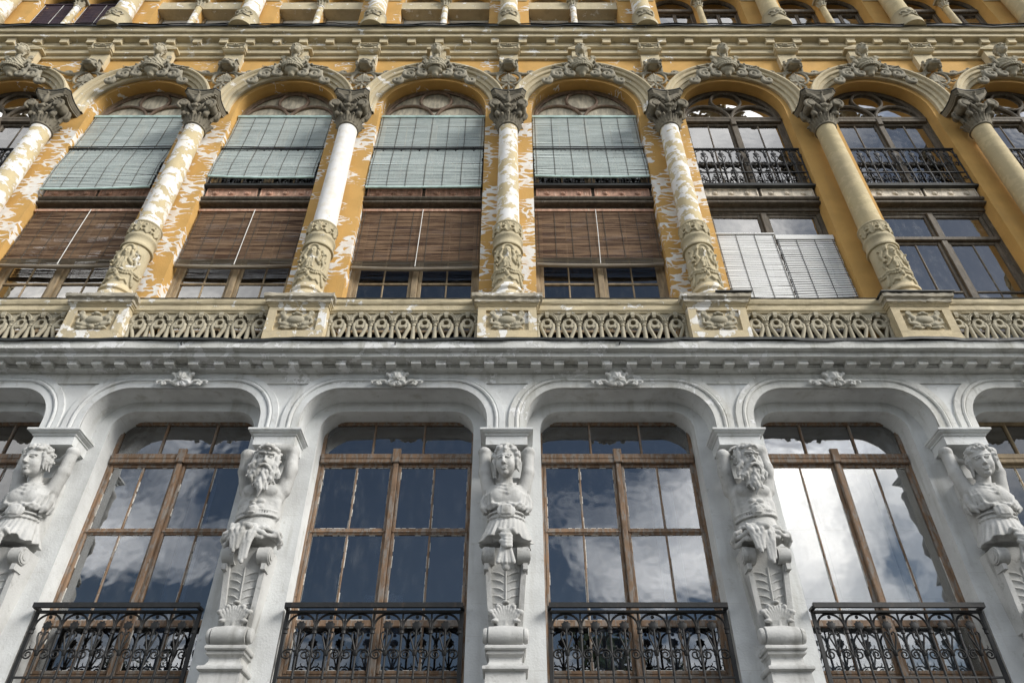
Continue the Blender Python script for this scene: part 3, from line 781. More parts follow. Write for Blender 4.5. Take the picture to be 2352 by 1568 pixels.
def male(yaw, pitch, seed):
    rr = random.Random(seed)
    s = SDF((-.48, -.8, 4.88), (.48, .03, 6.76), .0095)
    s.ell((0, -.26, 5.98), (.265, .175, .19), .05).ell((0, -.26, 5.74), (.225, .175, .24), .06).ell((0, -.25, 5.54), (.245, .19, .19), .06)
    s.box((0, -.08, 5.85), (.2, .12, .45), .06, .05)
    for g in (-1, 1):
        s.ell((g * .105, -.40, 6.0), (.105, .05, .075), .03)
        s.cap((g * .2, -.3, 5.86), (g * .22, -.28, 5.70), .06, .05, .04)
        for q in range(3): s.ell((g * .048, -.425, 5.84 - q * .075), (.045, .03, .032), .022)
        for q in range(4): s.cap((g * .15, -.36, 5.88 - q * .05), (g * .22, -.28, 5.9 - q * .05), .02, .016, .02)
    # his right arm (left in view): elbow forward and lower; other arm folded over the head
    s.cap((-.225, -.25, 6.07), (-.275, -.33, 6.30), .094, .083, .03).cap((-.275, -.33, 6.30), (-.275, -.38, 6.47), .084, .076, .03).ell((-.275, -.385, 6.50), (.082, .08, .07), .02)
    s.cap((-.275, -.37, 6.51), (-.12, -.20, 6.60), .075, .055, .03)
    s.cap((.225, -.25, 6.07), (.272, -.27, 6.36), .095, .085, .03).cap((.272, -.27, 6.36), (.26, -.28, 6.56), .086, .078, .03).ell((.255, -.285, 6.60), (.085, .085, .075), .02)
    s.ell((.28, -.33, 6.32), (.06, .06, .12), .04)
    s.cap((.25, -.30, 6.63), (.03, -.36, 6.64), .075, .055, .03).cap((.03, -.36, 6.64), (-.10, -.36, 6.61), .052, .04, .02)
    for q in range(4): s.chain([(-.09, -.39 + .03 * q, 6.615), (-.15, -.39 + .03 * q, 6.60), (-.18, -.38 + .03 * q, 6.565)], [.017, .016, .013], .005)
    # belt
    def belt_z(a): return 5.68 + .03 * cos(a)
    s.chain([(.25 * cos(a), -.26 + .195 * sin(a), belt_z(a) + .03) for a in np.linspace(pi, 2 * pi, 17)], .014, .005)
    s.chain([(.25 * cos(a), -.26 + .195 * sin(a), belt_z(a) - .03) for a in np.linspace(pi, 2 * pi, 17)], .014, .005)
    for a in np.linspace(pi, 2 * pi, 26): s.cap((.247 * cos(a), -.26 + .192 * sin(a), belt_z(a) + .025), (.247 * cos(a), -.26 + .192 * sin(a), belt_z(a) - .025), .011, None, .004)
    s.ell((-.02, -.455, 5.70), (.075, .035, .075), .006).ell((-.02, -.485, 5.71), (.045, .02, .045), .004).ell((-.02, -.46, 5.785), (.03, .03, .02), .006)
    s.cap((-.05, -.49, 5.665), (.01, -.49, 5.665), .012, None, .004)
    for g in (-1, 1): s.ell((-.02 + g * .025, -.5, 5.725), (.012, .01, .01), .003)
    # cloth gathered on the hips
    for q, (z, ro) in enumerate(((5.50, .27), (5.455, .30), (5.41, .325), (5.37, .30))):
        s.chain([(ro * cos(a), -.24 + ro * .78 * sin(a), z + .018 * sin(a * 7 + q * 2) + .03 * cos(a) * (q % 2)) for a in np.linspace(pi * .95, pi * 2.05, 21)], [.026 + .009 * sin(j * 1.9 + q) for j in range(21)], .006)
    s.ell((0, -.2, 5.43), (.28, .2, .09), .03)
    def flap(x0, x1, z0, xt, zt, y, nf, r0=.02):
        for q in range(nf):
            u = q / (nf - 1); xa = x0 + (x1 - x0) * u; zz = zt + (.10 * abs(u - .4)) + .03 * (q % 2)
            xb = xt + (xa - xt) * .45
            s.chain([(xa, y + .03, z0 - .01 * (q % 2)), (xa * .9 + xb * .1 + .008 * (-1) ** q, y - .02 * (q % 2), z0 - .09), ((xa + xb) / 2, y - .004 * q, (z0 + zz) / 2), (xb, y + .01 * (q % 2), zz)], [r0, r0 * 1.15, r0 * 1.1, r0 * .9], .008)
        s.box(((x0 + x1) / 2 * .5 + xt * .5, y + .035, (z0 + zt) / 2 + .03), (abs(x1 - x0) * .36, .014, (z0 - zt) * .42), .01, .01)
    flap(-.20, -.04, 5.50, -.075, 5.16, -.52, 6, .025)
    flap(-.045, .075, 5.47, .012, 5.03, -.50, 5, .025)
    s.cap((-.05, -.50, 5.49), (.02, -.52, 5.47), .045, .04, .015)
    for g in (-1, 1): [s.chain([(g * .25, -.38 + .03 * q, 5.47 - .02 * q), (g * .31, -.37 + .04 * q, 5.44 - .025 * q), (g * (.345 - .01 * q), -.31 + .04 * q, 5.38 - .02 * q), (g * .31, -.29 + .03 * q, 5.33 - .01 * q)], [.022, .026, .022, .012], .005) for q in range(3)]
    # head, beard
    s.cap((0, -.30, 6.08), (0, -.38, 6.26), .09, .08, .035)
    s.frame((0, -.44, 6.385), yaw, pitch)
    face(s, 1.10, True, rr)
    for q in range(17):
        x = -.125 + .0156 * q; ax = abs(x)
        L0 = .33 - ax * 1.0 + rr.uniform(-.03, .03)
        y0 = -.145 + ax * .6
        pts = [(x, y0, -.135 + ax * .95)]
        for t in (1, 2, 3, 4): pts.append((x * (1 + .14 * t) + .02 * sin(t * 2.2 + q * 1.7), y0 - .024 * sin(t * 1.5 + q * 1.3) - .002 * t, -.135 + ax * .95 - L0 * t / 4))
        s.chain(pts, [.020, .024, .025, .023, .012], .003)
    for g in (-1, 1):
        s.chain([(g * .008, -.178, -.092), (g * .045, -.172, -.108), (g * .085, -.145, -.15), (g * .09, -.135, -.20)], [.016, .02, .02, .012], .004)
        s.chain([(g * .125, -.055, .04), (g * .14, -.07, -.04), (g * .125, -.08, -.12)], [.03, .03, .026], .006)
        s.cap((g * .02, -.172, .055), (g * .09, -.142, .06), .016, .012, .006)
    s.chain([(-.06, -.155, .125), (-.02, -.175, .15), (.03, -.17, .15), (.07, -.15, .13)], .022, .006)
    s.frame()
    return s.mesh()

# ------------------------------------------------------------------ carrying figures on tapering consoles
def console_meshes():
    out = {}
    # tapering body: side rails, sunk front
    def hw(z): return .19 + (z - 4.45) * .075
    def yf(z): return -.19 - (z - 4.45) * .17
    mb = MB(); zs = [4.42 + (5.33 - 4.42) * i / 10 for i in range(11)]
    for g in (-1, 1):
        mb.loft([[(g * hw(z), .003, z), (g * hw(z), yf(z), z), (g * (hw(z) - .06), yf(z), z), (g * (hw(z) - .06), .003, z)] for z in zs])
        mb.box(g * hw(5.1) - .04 if g > 0 else g * hw(5.1) - .012, g * hw(5.1) + .012 if g > 0 else g * hw(5.1) + .04, -.36, -.2, 5.05, 5.12)
    mb.loft([[(-hw(z) + .05, .003, z), (-hw(z) + .05, yf(z) + .05, z), (0, yf(z) + .012, z), (hw(z) - .05, yf(z) + .05, z), (hw(z) - .05, .003, z)] for z in zs])
    out['console'] = mb
    for g, nm in ((-1, 'volute'), (1, 'volute_')):
        mb = MB()
        for r_, dx in ((.1, 0), (.085, .012), (.05, .02)):
            mb.loft([[(g * (.13 - 0), -.30 + r_ * cos(a), 5.23 + r_ * sin(a)) for a in np.linspace(0, 2 * pi, 19)[:-1]],
                     [(g * (.265 + dx), -.30 + r_ * cos(a), 5.23 + r_ * sin(a)) for a in np.linspace(0, 2 * pi, 19)[:-1]]])
        out[nm] = mb
    mb = MB()
    for k in range(7):
        z = 5.05 - k * .085
        for g in (-1, 1):
            w = hw(z) - .06
            mb.tube([(g * .02, yf(z) + .02, z - .045), (g * w * .4, yf(z) + .022, z - .015), (g * w * .72, yf(z) + .035, z + .002), (g * w, yf(z) + .05, z + .008)], [.005, .010, .010, .006], 6, .9)
    mb.tube([(0, yf(5.1) + .014, 5.1), (0, yf(4.5) + .014, 4.5)], .012, 6)
    out['fishbone_leaf'] = mb
    s = SDF((-.28, -.42, 4.2), (.28, 0, 4.78), .009)
    for u in np.linspace(-1, 1, 11):
        au = abs(u); top = 4.655 - .075 * au ** 1.5
        s.chain([(u * .075, -.235, 4.40), (u * .10, -.262, 4.50), (u * .145, -.28, top - .04), (u * .185, -.285 - .01 * au, top), (u * .20, -.275 - .015 * au, top - .02)], [.022, .024, .024, .02, .012], .004)
    for g in (-1, 1):
        s.ell((g * .185, -.285, 4.585), (.045, .035, .028), .006).ell((g * .14, -.275, 4.49), (.05, .03, .022), .006).ell((g * .10, -.29, 4.645), (.035, .03, .024), .006)
        s.cap((g * .11, -.315, 4.56), (g * .14, -.32, 4.575), .012, .008, .004, 's')
    s.cap((0, -.25, 4.44), (0, -.27, 4.67), .03, .022, .012)
    s.ell((0, -.285, 4.69), (.05, .05, .022), .012).ell((0, -.29, 4.665), (.035, .04, .015), .006, 's')
    V_, F_ = s.mesh(); V_[:, 0] *= .88; out['acanthus_leaf'] = (V_, F_)
    mb = MB()
    prof = [(.06, -.27), (.075, -.262), (.085, -.24), (.085, -.22), (.072, -.215), (.072, -.205), (.098, -.20), (.10, -.15), (.108, -.05), (.11, 0), (.108, .05), (.10, .15), (.098, .20), (.072, .205), (.072, .215), (.085, .22), (.085, .24), (.075, .262), (.06, .27)]
    mb.loft([[(x * .93, -.245 + r * cos(a), 4.335 + r * sin(a)) for a in np.linspace(0, 2 * pi, 21)[:-1]] for r, x in prof])
    out['scroll_roll'] = mb
    mb = MB().stack([(2.9, .31, -.36), (3.82, .31, -.36), (3.84, .275, -.32), (3.955, .27, -.315), (3.96, .30, -.35), (3.97, .31, -.365), (3.99, .312, -.368), (4.005, .305, -.36), (4.012, .28, -.33), (4.03, .245, -.29), (4.07, .222, -.262),
                     (4.11, .222, -.262), (4.13, .24, -.285), (4.135, .26, -.31), (4.15, .268, -.318), (4.155, .25, -.30), (4.175, .25, -.30), (4.178, .275, -.33), (4.19, .285, -.34), (4.21, .285, -.34), (4.225, .275, -.33), (4.235, .24, -.30), (4.27, .2, -.26)], .003)
    mb.xf(lambda x, y, z: (x * .79, y * (.92 if y < -.01 else 1), z))
    out['pedestal'] = mb
    return out
CM = console_meshes(); CP = {}
labels = {
    2: 'white statue of a tunic-clad youth, head turned aside, leftmost of the carrying figures',
    3: 'white statue of a bearded bare-chested man left of the central female figure',
    4: 'white statue of a curly-haired woman in a belted tunic, middle of the five figures',
    5: 'white statue of a bearded man glancing to the right, beside the brightest window',
    6: 'white statue of a curly-haired woman with lowered eyes, rightmost of the carrying figures'}
FIG = {2: female(-9, 10, 3), 3: male(14, 12, 5), 4: female(-13, 12, 8), 5: male(10, 10, 11), 6: female(-27, 12, 14)}
for i in range(2, 7):
    t = thing('carrying_statue', labels[i], 'statue', (XB1[i], 0, 2.9), 'figures carrying the white arches')
    obj('body', FIG[i], M['statue'], t, (0, 0, -2.9 + (.045 if i % 2 == 0 else .035)), smooth=180)
    for nm, mesh in CM.items():
        if nm in CP: inst(CP[nm], (0, 0, -2.9), t)
        else: CP[nm] = obj(nm.rstrip('_'), mesh, M['statue'], t, (0, 0, -2.9), smooth=180 if not isinstance(mesh, MB) else 35)

# keystone cartouches over the white arches
s = SDF((-.42, -.56, 7.56), (.42, -.33, 7.97), .008)
s.box((0, -.40, 7.745), (.115, .045, .12), .045, .03)
for g in (-1, 1):
    s.cap((g * .10, -.42, 7.785), (g * .135, -.435, 7.80), .034, .028, .012).cap((g * .07, -.41, 7.70), (g * .10, -.42, 7.66), .045, .03, .02)
    s.chain([(g * .11, -.40, 7.66), (g * .17, -.41, 7.70), (g * .225, -.41, 7.705), (g * .27, -.41, 7.67), (g * .25, -.415, 7.635), (g * .215, -.415, 7.645), (g * .225, -.415, 7.67)], [.02, .022, .02, .018, .018, .016, .012], .006)
    s.chain([(g * .25, -.40, 7.70), (g * .31, -.40, 7.71), (g * .345, -.405, 7.69), (g * .335, -.41, 7.665)], [.016, .018, .017, .012], .006)
    s.ell((g * .045, -.41, 7.63), (.035, .03, .025), .01)
s.ell((0, -.445, 7.75), (.068, .055, .075), .004)
s.disp((0, -.43, 7.755), .1, lambda x, y, z: .006 * np.sin(9 * np.arctan2(z - 7.69, x)) * (y < -.44))
s.cap((-.055, -.43, 7.872), (.055, -.43, 7.872), .024, None, .008).ell((0, -.44, 7.89), (.035, .03, .02), .008)
ks = s.mesh(); kp = None
for i in range(1, 7):
    lc = (BAY1[i][0], 0, 0)
    kp = inst(kp, lc, B) if kp else obj('keystone_cartouche', ks, M['white_trim'], B, lc, smooth=180)

# ------------------------------------------------------------------ columns of storey 2 and 3
def column_parts():
    o = {}
    o['shaft'] = MB().lathe([(.222, 10.93), (.218, 11.0), (.212, 11.6), (.205, 12.6), (.196, 13.70), (.20, 13.76)], 28)
    o['base'] = MB().lathe([(.30, 9.2), (.325, 9.22), (.33, 9.26), (.31, 9.30), (.28, 9.32), (.265, 9.34), (.265, 9.37), (.30, 9.39), (.305, 9.42), (.285, 9.45), (.262, 9.47), (.25, 9.52)], 28)
    rings = MB().lathe([(.25, 10.36), (.285, 10.37), (.292, 10.39), (.285, 10.41), (.262, 10.43), (.255, 10.50), (.262, 10.55), (.28, 10.57), (.288, 10.60), (.28, 10.62), (.262, 10.63), (.258, 10.66), (.262, 10.86), (.268, 10.89), (.285, 10.905), (.28, 10.93), (.21, 10.95)], 28)
    o['moulded_band'] = rings
    # relief drum : mask, hanging cloth, garland
    s = SDF((-.33, -.36, 9.46), (.33, .12, 10.40), .0095)
    s.fn((0, 0, 9.93), .75, lambda x, y, z: np.maximum(np.sqrt(x * x + y * y) - (.25 + .005 * np.sin((z - 9.5) * 4)), np.abs(z - 9.93) - .45), .01)
    s.frame((0, -.215, 10.20), 0, 8); face(s, .62, False, None, False); s.frame()
    rr = random.Random(5)
    for q in range(22):
        a = pi * q / 21; s.ell((.10 * cos(a), -.245, 10.25 + .09 * sin(a)), (.026, .03, .024), .006)
    for g in (-1, 1):
        s.chain([(g * .09, -.25, 10.20), (g * .13, -.235, 10.1), (g * .10, -.25, 10.02), (g * .16, -.22, 9.93)], [.022, .03, .028, .02], .008)
        s.chain([(g * .17, -.20, 10.22), (g * .21, -.17, 10.12), (g * .185, -.20, 10.02), (g * .22, -.16, 9.92), (g * .19, -.19, 9.8)], [.03, .035, .03, .03, .02], .008)
        s.chain([(g * .03, -.262, 10.05), (g * .06, -.265, 9.95), (g * .03, -.27, 9.85)], [.018, .022, .016], .008)
        for q in range(10): s.ell((g * rr.uniform(.12, .24), -.21 + rr.uniform(-.03, .05), rr.uniform(9.9, 10.25)), (.022, .03, .022), .006)
        s.chain([(g * .05, -.265, 9.62), (g * .10, -.25, 9.58), (g * .16, -.21, 9.61), (g * .2, -.18, 9.55)], [.02, .022, .02, .014], .008)
        s.chain([(g * .22, -.15, 9.7), (g * .24, -.12, 9.6), (g * .25, -.1, 9.54)], [.022, .03, .03], .01)
    for q in range(24):
        a = pi + pi * q / 23; rd = .268
        s.ell((rd * cos(a), rd * sin(a), 9.80 - .035 * abs(sin(a * 4)) + rr.uniform(-.012, .012)), (.034, .034, .028), .006)
        s.ell((rd * cos(a), rd * sin(a), 9.755 - .035 * abs(sin(a * 4))), (.02, .02, .02), .006)
    s.ell((0, -.265, 9.69), (.035, .03, .045), .008)
    for g in (-1, 0, 1): s.chain([(g * .04, -.262, 10.02), (g * .03, -.272, 9.93), (g * .055, -.272, 9.84)], [.014, .02, .018], .008)
    o['relief_drum'] = s.mesh()
    s = SDF((-.34, -.36, 10.62), (.34, .1, 10.95), .01)
    for q in range(5):
        a = pi + pi * (q + .5) / 5; cx, cy = .262 * cos(a), .262 * sin(a)
        tx, ty = -sin(a), cos(a)
        for g in (-1, 1):
            for (d1, z1), (d2, z2), (d3, z3) in (((.01, 10.67), (.05, 10.72), (.075, 10.70)), ((.01, 10.70), (.045, 10.78), (.07, 10.79)), ((.008, 10.74), (.025, 10.82), (.05, 10.86))):
                s.chain([(cx + tx * g * d1, cy + ty * g * d1, z1), (cx * 1.04 + tx * g * d2, cy * 1.04 + ty * g * d2, z2), (cx * 1.06 + tx * g * d3, cy * 1.06 + ty * g * d3, z3)], [.016, .022, .012], .004)
        s.chain([(cx, cy, 10.66), (cx * 1.03, cy * 1.03, 10.78), (cx * 1.09, cy * 1.09, 10.85)], [.012, .016, .02], .004)
        a2 = pi + pi * q / 5; s.ell((.268 * cos(a2), .268 * sin(a2), 10.8), (.028, .028, .03), .004)
    o['leaf_band'] = s.mesh()
    # capital
    s = SDF((-.5, -.46, 13.70), (.5, .22, 14.60), .011)
    z0 = 13.76
    s.fn((0, 0, z0 + .35), .8, lambda x, y, z: np.maximum(np.sqrt(x * x + y * y) - (.195 + .07 * np.clip((z - z0) / .75, 0, 1) ** 2), np.abs(z - z0 - .38) - .38), .01)
    s.fn((0, 0, z0 + .03), .5, lambda x, y, z: np.sqrt((np.sqrt(x * x + y * y) - .215) ** 2 + (z - z0 - .02) ** 2) - .026, .006)
    for q in range(9):
        a = pi * .9 + pi * 1.2 * q / 8
        ca, sa = cos(a), sin(a)
        s.chain([(.21 * ca, .21 * sa, z0 + .06), (.245 * ca, .245 * sa, z0 + .17), (.30 * ca, .30 * sa, z0 + .235), (.33 * ca, .33 * sa, z0 + .215)], [.03, .036, .03, .018], .008)
        for g in (-1, 1):
            tx, ty = -sa * g, ca * g
            s.chain([(.215 * ca + tx * .03, .215 * sa + ty * .03, z0 + .06), (.245 * ca + tx * .055, .245 * sa + ty * .055, z0 + .15), (.285 * ca + tx * .06, .285 * sa + ty * .06, z0 + .20)], [.016, .02, .014], .006)
    for q in range(5):
        a = pi + pi * q / 4; ca, sa = cos(a), sin(a)
        s.chain([(.225 * ca, .225 * sa, z0 + .2), (.27 * ca, .27 * sa, z0 + .34), (.34 * ca, .34 * sa, z0 + .42), (.36 * ca, .36 * sa, z0 + .39)], [.04, .045, .04, .025], .01)
    for g in (-1, 1):
        for yo in (-.27, .05):
            s.cap((g * .29, yo, z0 + .50), (g * .30, yo * .5, z0 + .50), .10, .10, .02)
            s.chain([(g * .30 + (.125 - .1 * t) * cos(-1.2 + t * 9) * g, yo - .055 - .02 * t, z0 + .50 + (.125 - .1 * t) * sin(-1.2 + t * 9)) for t in np.linspace(0, 1, 20)], [.036 - .012 * t for t in np.linspace(0, 1, 20)], .005)
        s.chain([(g * .05, -.28, z0 + .33), (g * .14, -.31, z0 + .42), (g * .2, -.31, z0 + .55)], [.03, .035, .03], .01)
        s.cap((g * .24, -.23, z0 + .26), (g * .26, -.22, z0 + .32), .06, .05, .02)
        # spread wings of the bird
        for q in range(5):
            t = q / 4
            s.chain([(g * .04, -.34, z0 + .57 + .03 * q), (g * (.12 + .025 * q), -.355, z0 + .63 + .035 * q), (g * (.17 + .04 * q), -.32, z0 + .60 + .055 * q)], [.03, .024, .014], .004)
    s.ell((0, -.36, z0 + .58), (.055, .05, .10), .006).cap((0, -.37, z0 + .64), (0, -.39, z0 + .74), .035, .028, .008).ell((.0, -.405, z0 + .765), (.034, .045, .032), .005)
    for q in range(5): s.ell((-.08 + .04 * q, -.33, z0 + .46 - .01 * abs(q - 2)), (.034, .035, .03), .006)
    s.ell((0, -.34, z0 + .40), (.07, .05, .035), .01)
    o['capital'] = s.mesh()
    mb = MB()
    def plan(r, c):
        pts = []
        for a0 in range(4):
            for t in np.linspace(-1, 1, 9):
                d = r * (1 - .14 * (1 - t * t)); p = (t * (r - c), -d)
                q = a0 * pi / 2; pts.append((p[0] * cos(q) - p[1] * sin(q), p[0] * sin(q) + p[1] * cos(q)))
        return pts
    mb.loft([[(x, y, z) for x, y in plan(r, c)] for z, r, c in ((14.55, .335, .07), (14.585, .335, .07), (14.59, .35, .07), (14.61, .355, .07), (14.64, .38, .08), (14.655, .39, .08), (14.68, .39, .08))])
    o['abacus'] = mb
    mb = MB(); mb.loft([[(x, y, z) for x, y in plan(r, c)] for z, r, c in ((14.675, .405, .085), (14.70, .405, .085), (14.705, .3, .06))])
    o['abacus_flashing'] = mb
    return o
CP2 = column_parts(); proto = {}
for nm_, k_ in (('shaft', .90), ('base', .88), ('moulded_band', .87), ('relief_drum', .87), ('leaf_band', .87), ('capital', .86), ('abacus', .87), ('abacus_flashing', .87)):
    q_ = CP2[nm_]
    if isinstance(q_, MB): q_.xf(lambda x, y, z: (x * k_, y * k_, z))
    else: q_[0][:, :2] *= k_
mt = {'base': 'ped', 'moulded_band': 'drum', 'relief_drum': 'drum', 'leaf_band': 'drum', 'capital': 'stone', 'abacus': 'stone', 'abacus_flashing': 'flash'}
CA = -.28
for i in range(0, 9):
    sh = obj('column', CP2['shaft'], M['cream_white'] if i == 3 else M['cream_col'], B, (XB[i], CA, 0), smooth=40) if 'shaft' not in proto else inst(proto['shaft'], (XB[i], CA, 0), B, M['cream_white'] if i == 3 else None)
    proto.setdefault('shaft', sh)
    for nm, k in mt.items():
        if nm in proto: inst(proto[nm], None, sh)
        else: proto[nm] = obj(nm, CP2[nm], M[k], sh, smooth=180 if not isinstance(CP2[nm], MB) else 40)
# storey 3 columns (only their feet show)
s3 = None
m1 = MB().lathe([(.21, 18.2), (.2, 19.2), (.19, 20.9), (.19, 21.3)], 26)
m2 = MB().lathe([(.30, 17.55), (.30, 17.7), (.25, 17.75), (.245, 17.95), (.25, 18.15), (.262, 18.17), (.265, 18.19), (.25, 18.21), (.2, 18.215)], 26)
s = SDF((-.3, -.34, 17.7), (.3, .05, 18.2), .01)
for q in range(26):
    a = 2 * pi * q / 26; s.ell((.085 * cos(a), -.25 + .02 * abs(cos(a)), 18.03 + .075 * sin(a)), (.02, .022, .018), .005)
s.ell((0, -.255, 18.03), (.05, .03, .045), .006)
for g in (-1, 1):
    s.chain([(g * .09, -.24, 18.03), (g * .15, -.215, 18.08), (g * .19, -.18, 18.05), (g * .17, -.2, 17.99)], [.018, .02, .018, .012], .006)
    s.chain([(g * .03, -.26, 17.93), (g * .1, -.24, 17.88), (g * .17, -.2, 17.9)], [.018, .02, .014], .006)
m3 = s.mesh()
for i in range(9):
    if s3 is None:
        s3 = (obj('column', m1, M['cream_col'], B, (XB[i], CA, 0)), obj('relief_drum', m2, M['drum']), obj('relief', m3, M['stone_light'], smooth=180))
        s3[1].parent = s3[0]; s3[2].parent = s3[0]
    else: put_tree(s3[0], s3[1:], (XB[i], CA, 0), B)
mc = MB().lathe([(.10, 17.5), (.10, 17.62), (.08, 17.66), (.076, 18.4), (.07, 19.17), (.085, 19.175), (.088, 19.195), (.072, 19.21)], 18)
s = SDF((-.17, -.18, 19.18), (.17, .1, 19.62), .009)
s.cap((0, 0, 19.2), (0, 0, 19.5), .065, .09, .01)
for q in range(6):
    a = pi * .95 + pi * 1.1 * q / 5; s.chain([(.07 * cos(a), .07 * sin(a), 19.22), (.095 * cos(a), .095 * sin(a), 19.32), (.12 * cos(a), .12 * sin(a), 19.35)], [.016, .02, .012], .006)
for g in (-1, 1):
    s.chain([(g * .10 + (.05 - .035 * t) * cos(t * 8) * g, -.09, 19.45 + (.05 - .035 * t) * sin(t * 8)) for t in np.linspace(0, 1, 14)], .015, .004)
s.ell((0, -.1, 19.42), (.03, .03, .04), .008)
s.box((0, -.02, 19.54), (.14, .12, .035), .01, .006)
mcap = s.mesh(); c3 = None
for i in range(8):
    lc = (BAY[i][0], -.03, 0)
    if c3 is None:
        c3 = (obj('colonnette', mc, M['cream_col'], B, lc), obj('capital', mcap, M['stone_light'], smooth=180)); c3[1].parent = c3[0]
    else: put_tree(c3[0], c3[1:], lc, B)

# ------------------------------------------------------------------ crown ornaments with busts, spandrel masks
def crown():
    o = {}
    s = SDF((-.42, -.6, 15.5), (.42, -.12, 16.95), .010)
    s.cap((0, -.24, 15.74), (0, -.28, 15.90), .07, .14, .03).ell((0, -.28, 15.86), (.165, .12, .10), .02)
    s.ell((0, -.30, 16.10), (.20, .13, .17), .03).ell((0, -.27, 16.28), (.2, .1, .1), .03)
    s.ell((-.07, -.39, 16.13), (.06, .05, .06), .02).ell((.07, -.39, 16.13), (.06, .05, .06), .02)
    s.disp((0, -.35, 16.1), .28, lambda x, y, z: .009 * np.sin((x * .8 + z) * 75) * ((y < -.3) & (z > 15.98) & (z < 16.32)))
    s.cap((0, -.30, 16.30), (0, -.33, 16.5), .06, .052, .02)
    for q in range(15):
        a = pi + pi * q / 14
        s.ell((.235 * cos(a), -.30 + .15 * sin(a), 15.98 - .06 * sin(pi * q / 14)), (.036, .036, .036), .003)
        s.ell((.2 * cos(a), -.30 + .15 * sin(a), 15.92 - .05 * sin(pi * q / 14)), (.026, .026, .026), .003)
    for g in (-1, 1):
        s.chain([(g * .2, -.25, 16.15), (g * .25, -.27, 16.28), (g * .29, -.28, 16.36)], [.06, .05, .04], .02)
        s.chain([(g * (.285 + (.065 - .045 * t) * cos(2.5 - t * 8)), -.31, 16.37 + (.065 - .045 * t) * sin(2.5 - t * 8)) for t in np.linspace(0, 1, 14)], .02, .004)
        s.chain([(g * .075, -.34, 16.62), (g * .09, -.34, 16.5), (g * .075, -.34, 16.4)], [.028, .024, .02], .008)
    s.frame((0, -.38, 16.60), 0, -4); face(s, .98, False, random.Random(4)); s.frame()
    V_, F_ = s.mesh(); V_ = (V_ - np.array([0, -.2, 15.9])) * .88 + np.array([0, -.2, 15.9]); o['bust'] = (V_, F_)
    s = SDF((-.95, -.52, 15.25), (.95, -.08, 16.35), .012)
    for g in (-1, 1):
        def sp(cx, cz, r0, r1, a0, turns, y, rad, sg=1):
            s.chain([(g * (cx + (r0 + (r1 - r0) * t) * cos(a0 + sg * turns * 2 * pi * t)), y, cz + (r0 + (r1 - r0) * t) * sin(a0 + sg * turns * 2 * pi * t)) for t in np.linspace(0, 1, 24)], [rad * 1.22 * (1 - .35 * t) for t in np.linspace(0, 1, 24)], .004)
        sp(.25, 15.72, .11, .02, 1.2, 1.4, -.34, .034, -1)
        sp(.51, 15.70, .145, .02, 1.9, 1.5, -.33, .04, -1)
        sp(.76, 15.50, .105, .02, 2.6, 1.3, -.31, .034, 1)
        s.chain([(g * .70, -.31, 15.56), (g * .645, -.31, 15.70), (g * .63, -.31, 15.86)], [.036, .034, .026], .006)
        s.chain([(g * .33, -.34, 15.78), (g * .36, -.35, 15.95), (g * .29, -.34, 16.08), (g * .24, -.33, 16.02)], [.03, .03, .026, .02], .006)
        s.chain([(g * .24, -.33, 15.88), (g * .40, -.33, 15.90), (g * .55, -.31, 15.97), (g * .66, -.29, 16.0)], [.03, .034, .036, .014], .008)
        for q in range(7): s.cap((g * (.34 + .045 * q), -.355, 15.885 + .015 * q), (g * (.36 + .045 * q), -.34, 15.955 + .01 * q), .016, .01, .005)
        rr = random.Random(3)
        for q in range(10): s.ell((g * rr.uniform(.2, .42), -.3 + rr.uniform(-.06, .02), rr.uniform(15.98, 16.16)), (.034, .034, .03), .006)
    s.cap((.3, -.3, 16.12), (.72, -.27, 16.08), .03, .012, .01)
    o['scroll_work'] = s.mesh()
    mb = MB()
    mb.box(-.17, .17, -.24, -.1, 16.3, 16.81); mb.box(-.25, .25, -.29, -.1, 16.812, 16.848)
    mb.prism_y([(-.25, 16.85), (.25, 16.85), (0, 16.98)], -.29, -.1)
    mb.prism_y([(-.18, 16.862), (.18, 16.862), (0, 16.955)], -.296, -.28)
    o['gable'] = mb
    return o
CR = crown(); cp = {}
for i in range(8):
    lc = (BAY[i][0], 0, 0)
    if 'scroll_work' not in cp:
        root = obj('crown_ornament', CR['scroll_work'], M['stone_mid'], B, lc, smooth=180); cp['scroll_work'] = root
        cp['bust'] = obj('bust', CR['bust'], M['stone_light'], root, (0, -.06, 0), smooth=180); cp['gable'] = obj('gable', CR['gable'], M['cream'], root, smooth=0)
    else: put_tree(cp['scroll_work'], (cp['bust'], cp['gable']), lc, B)
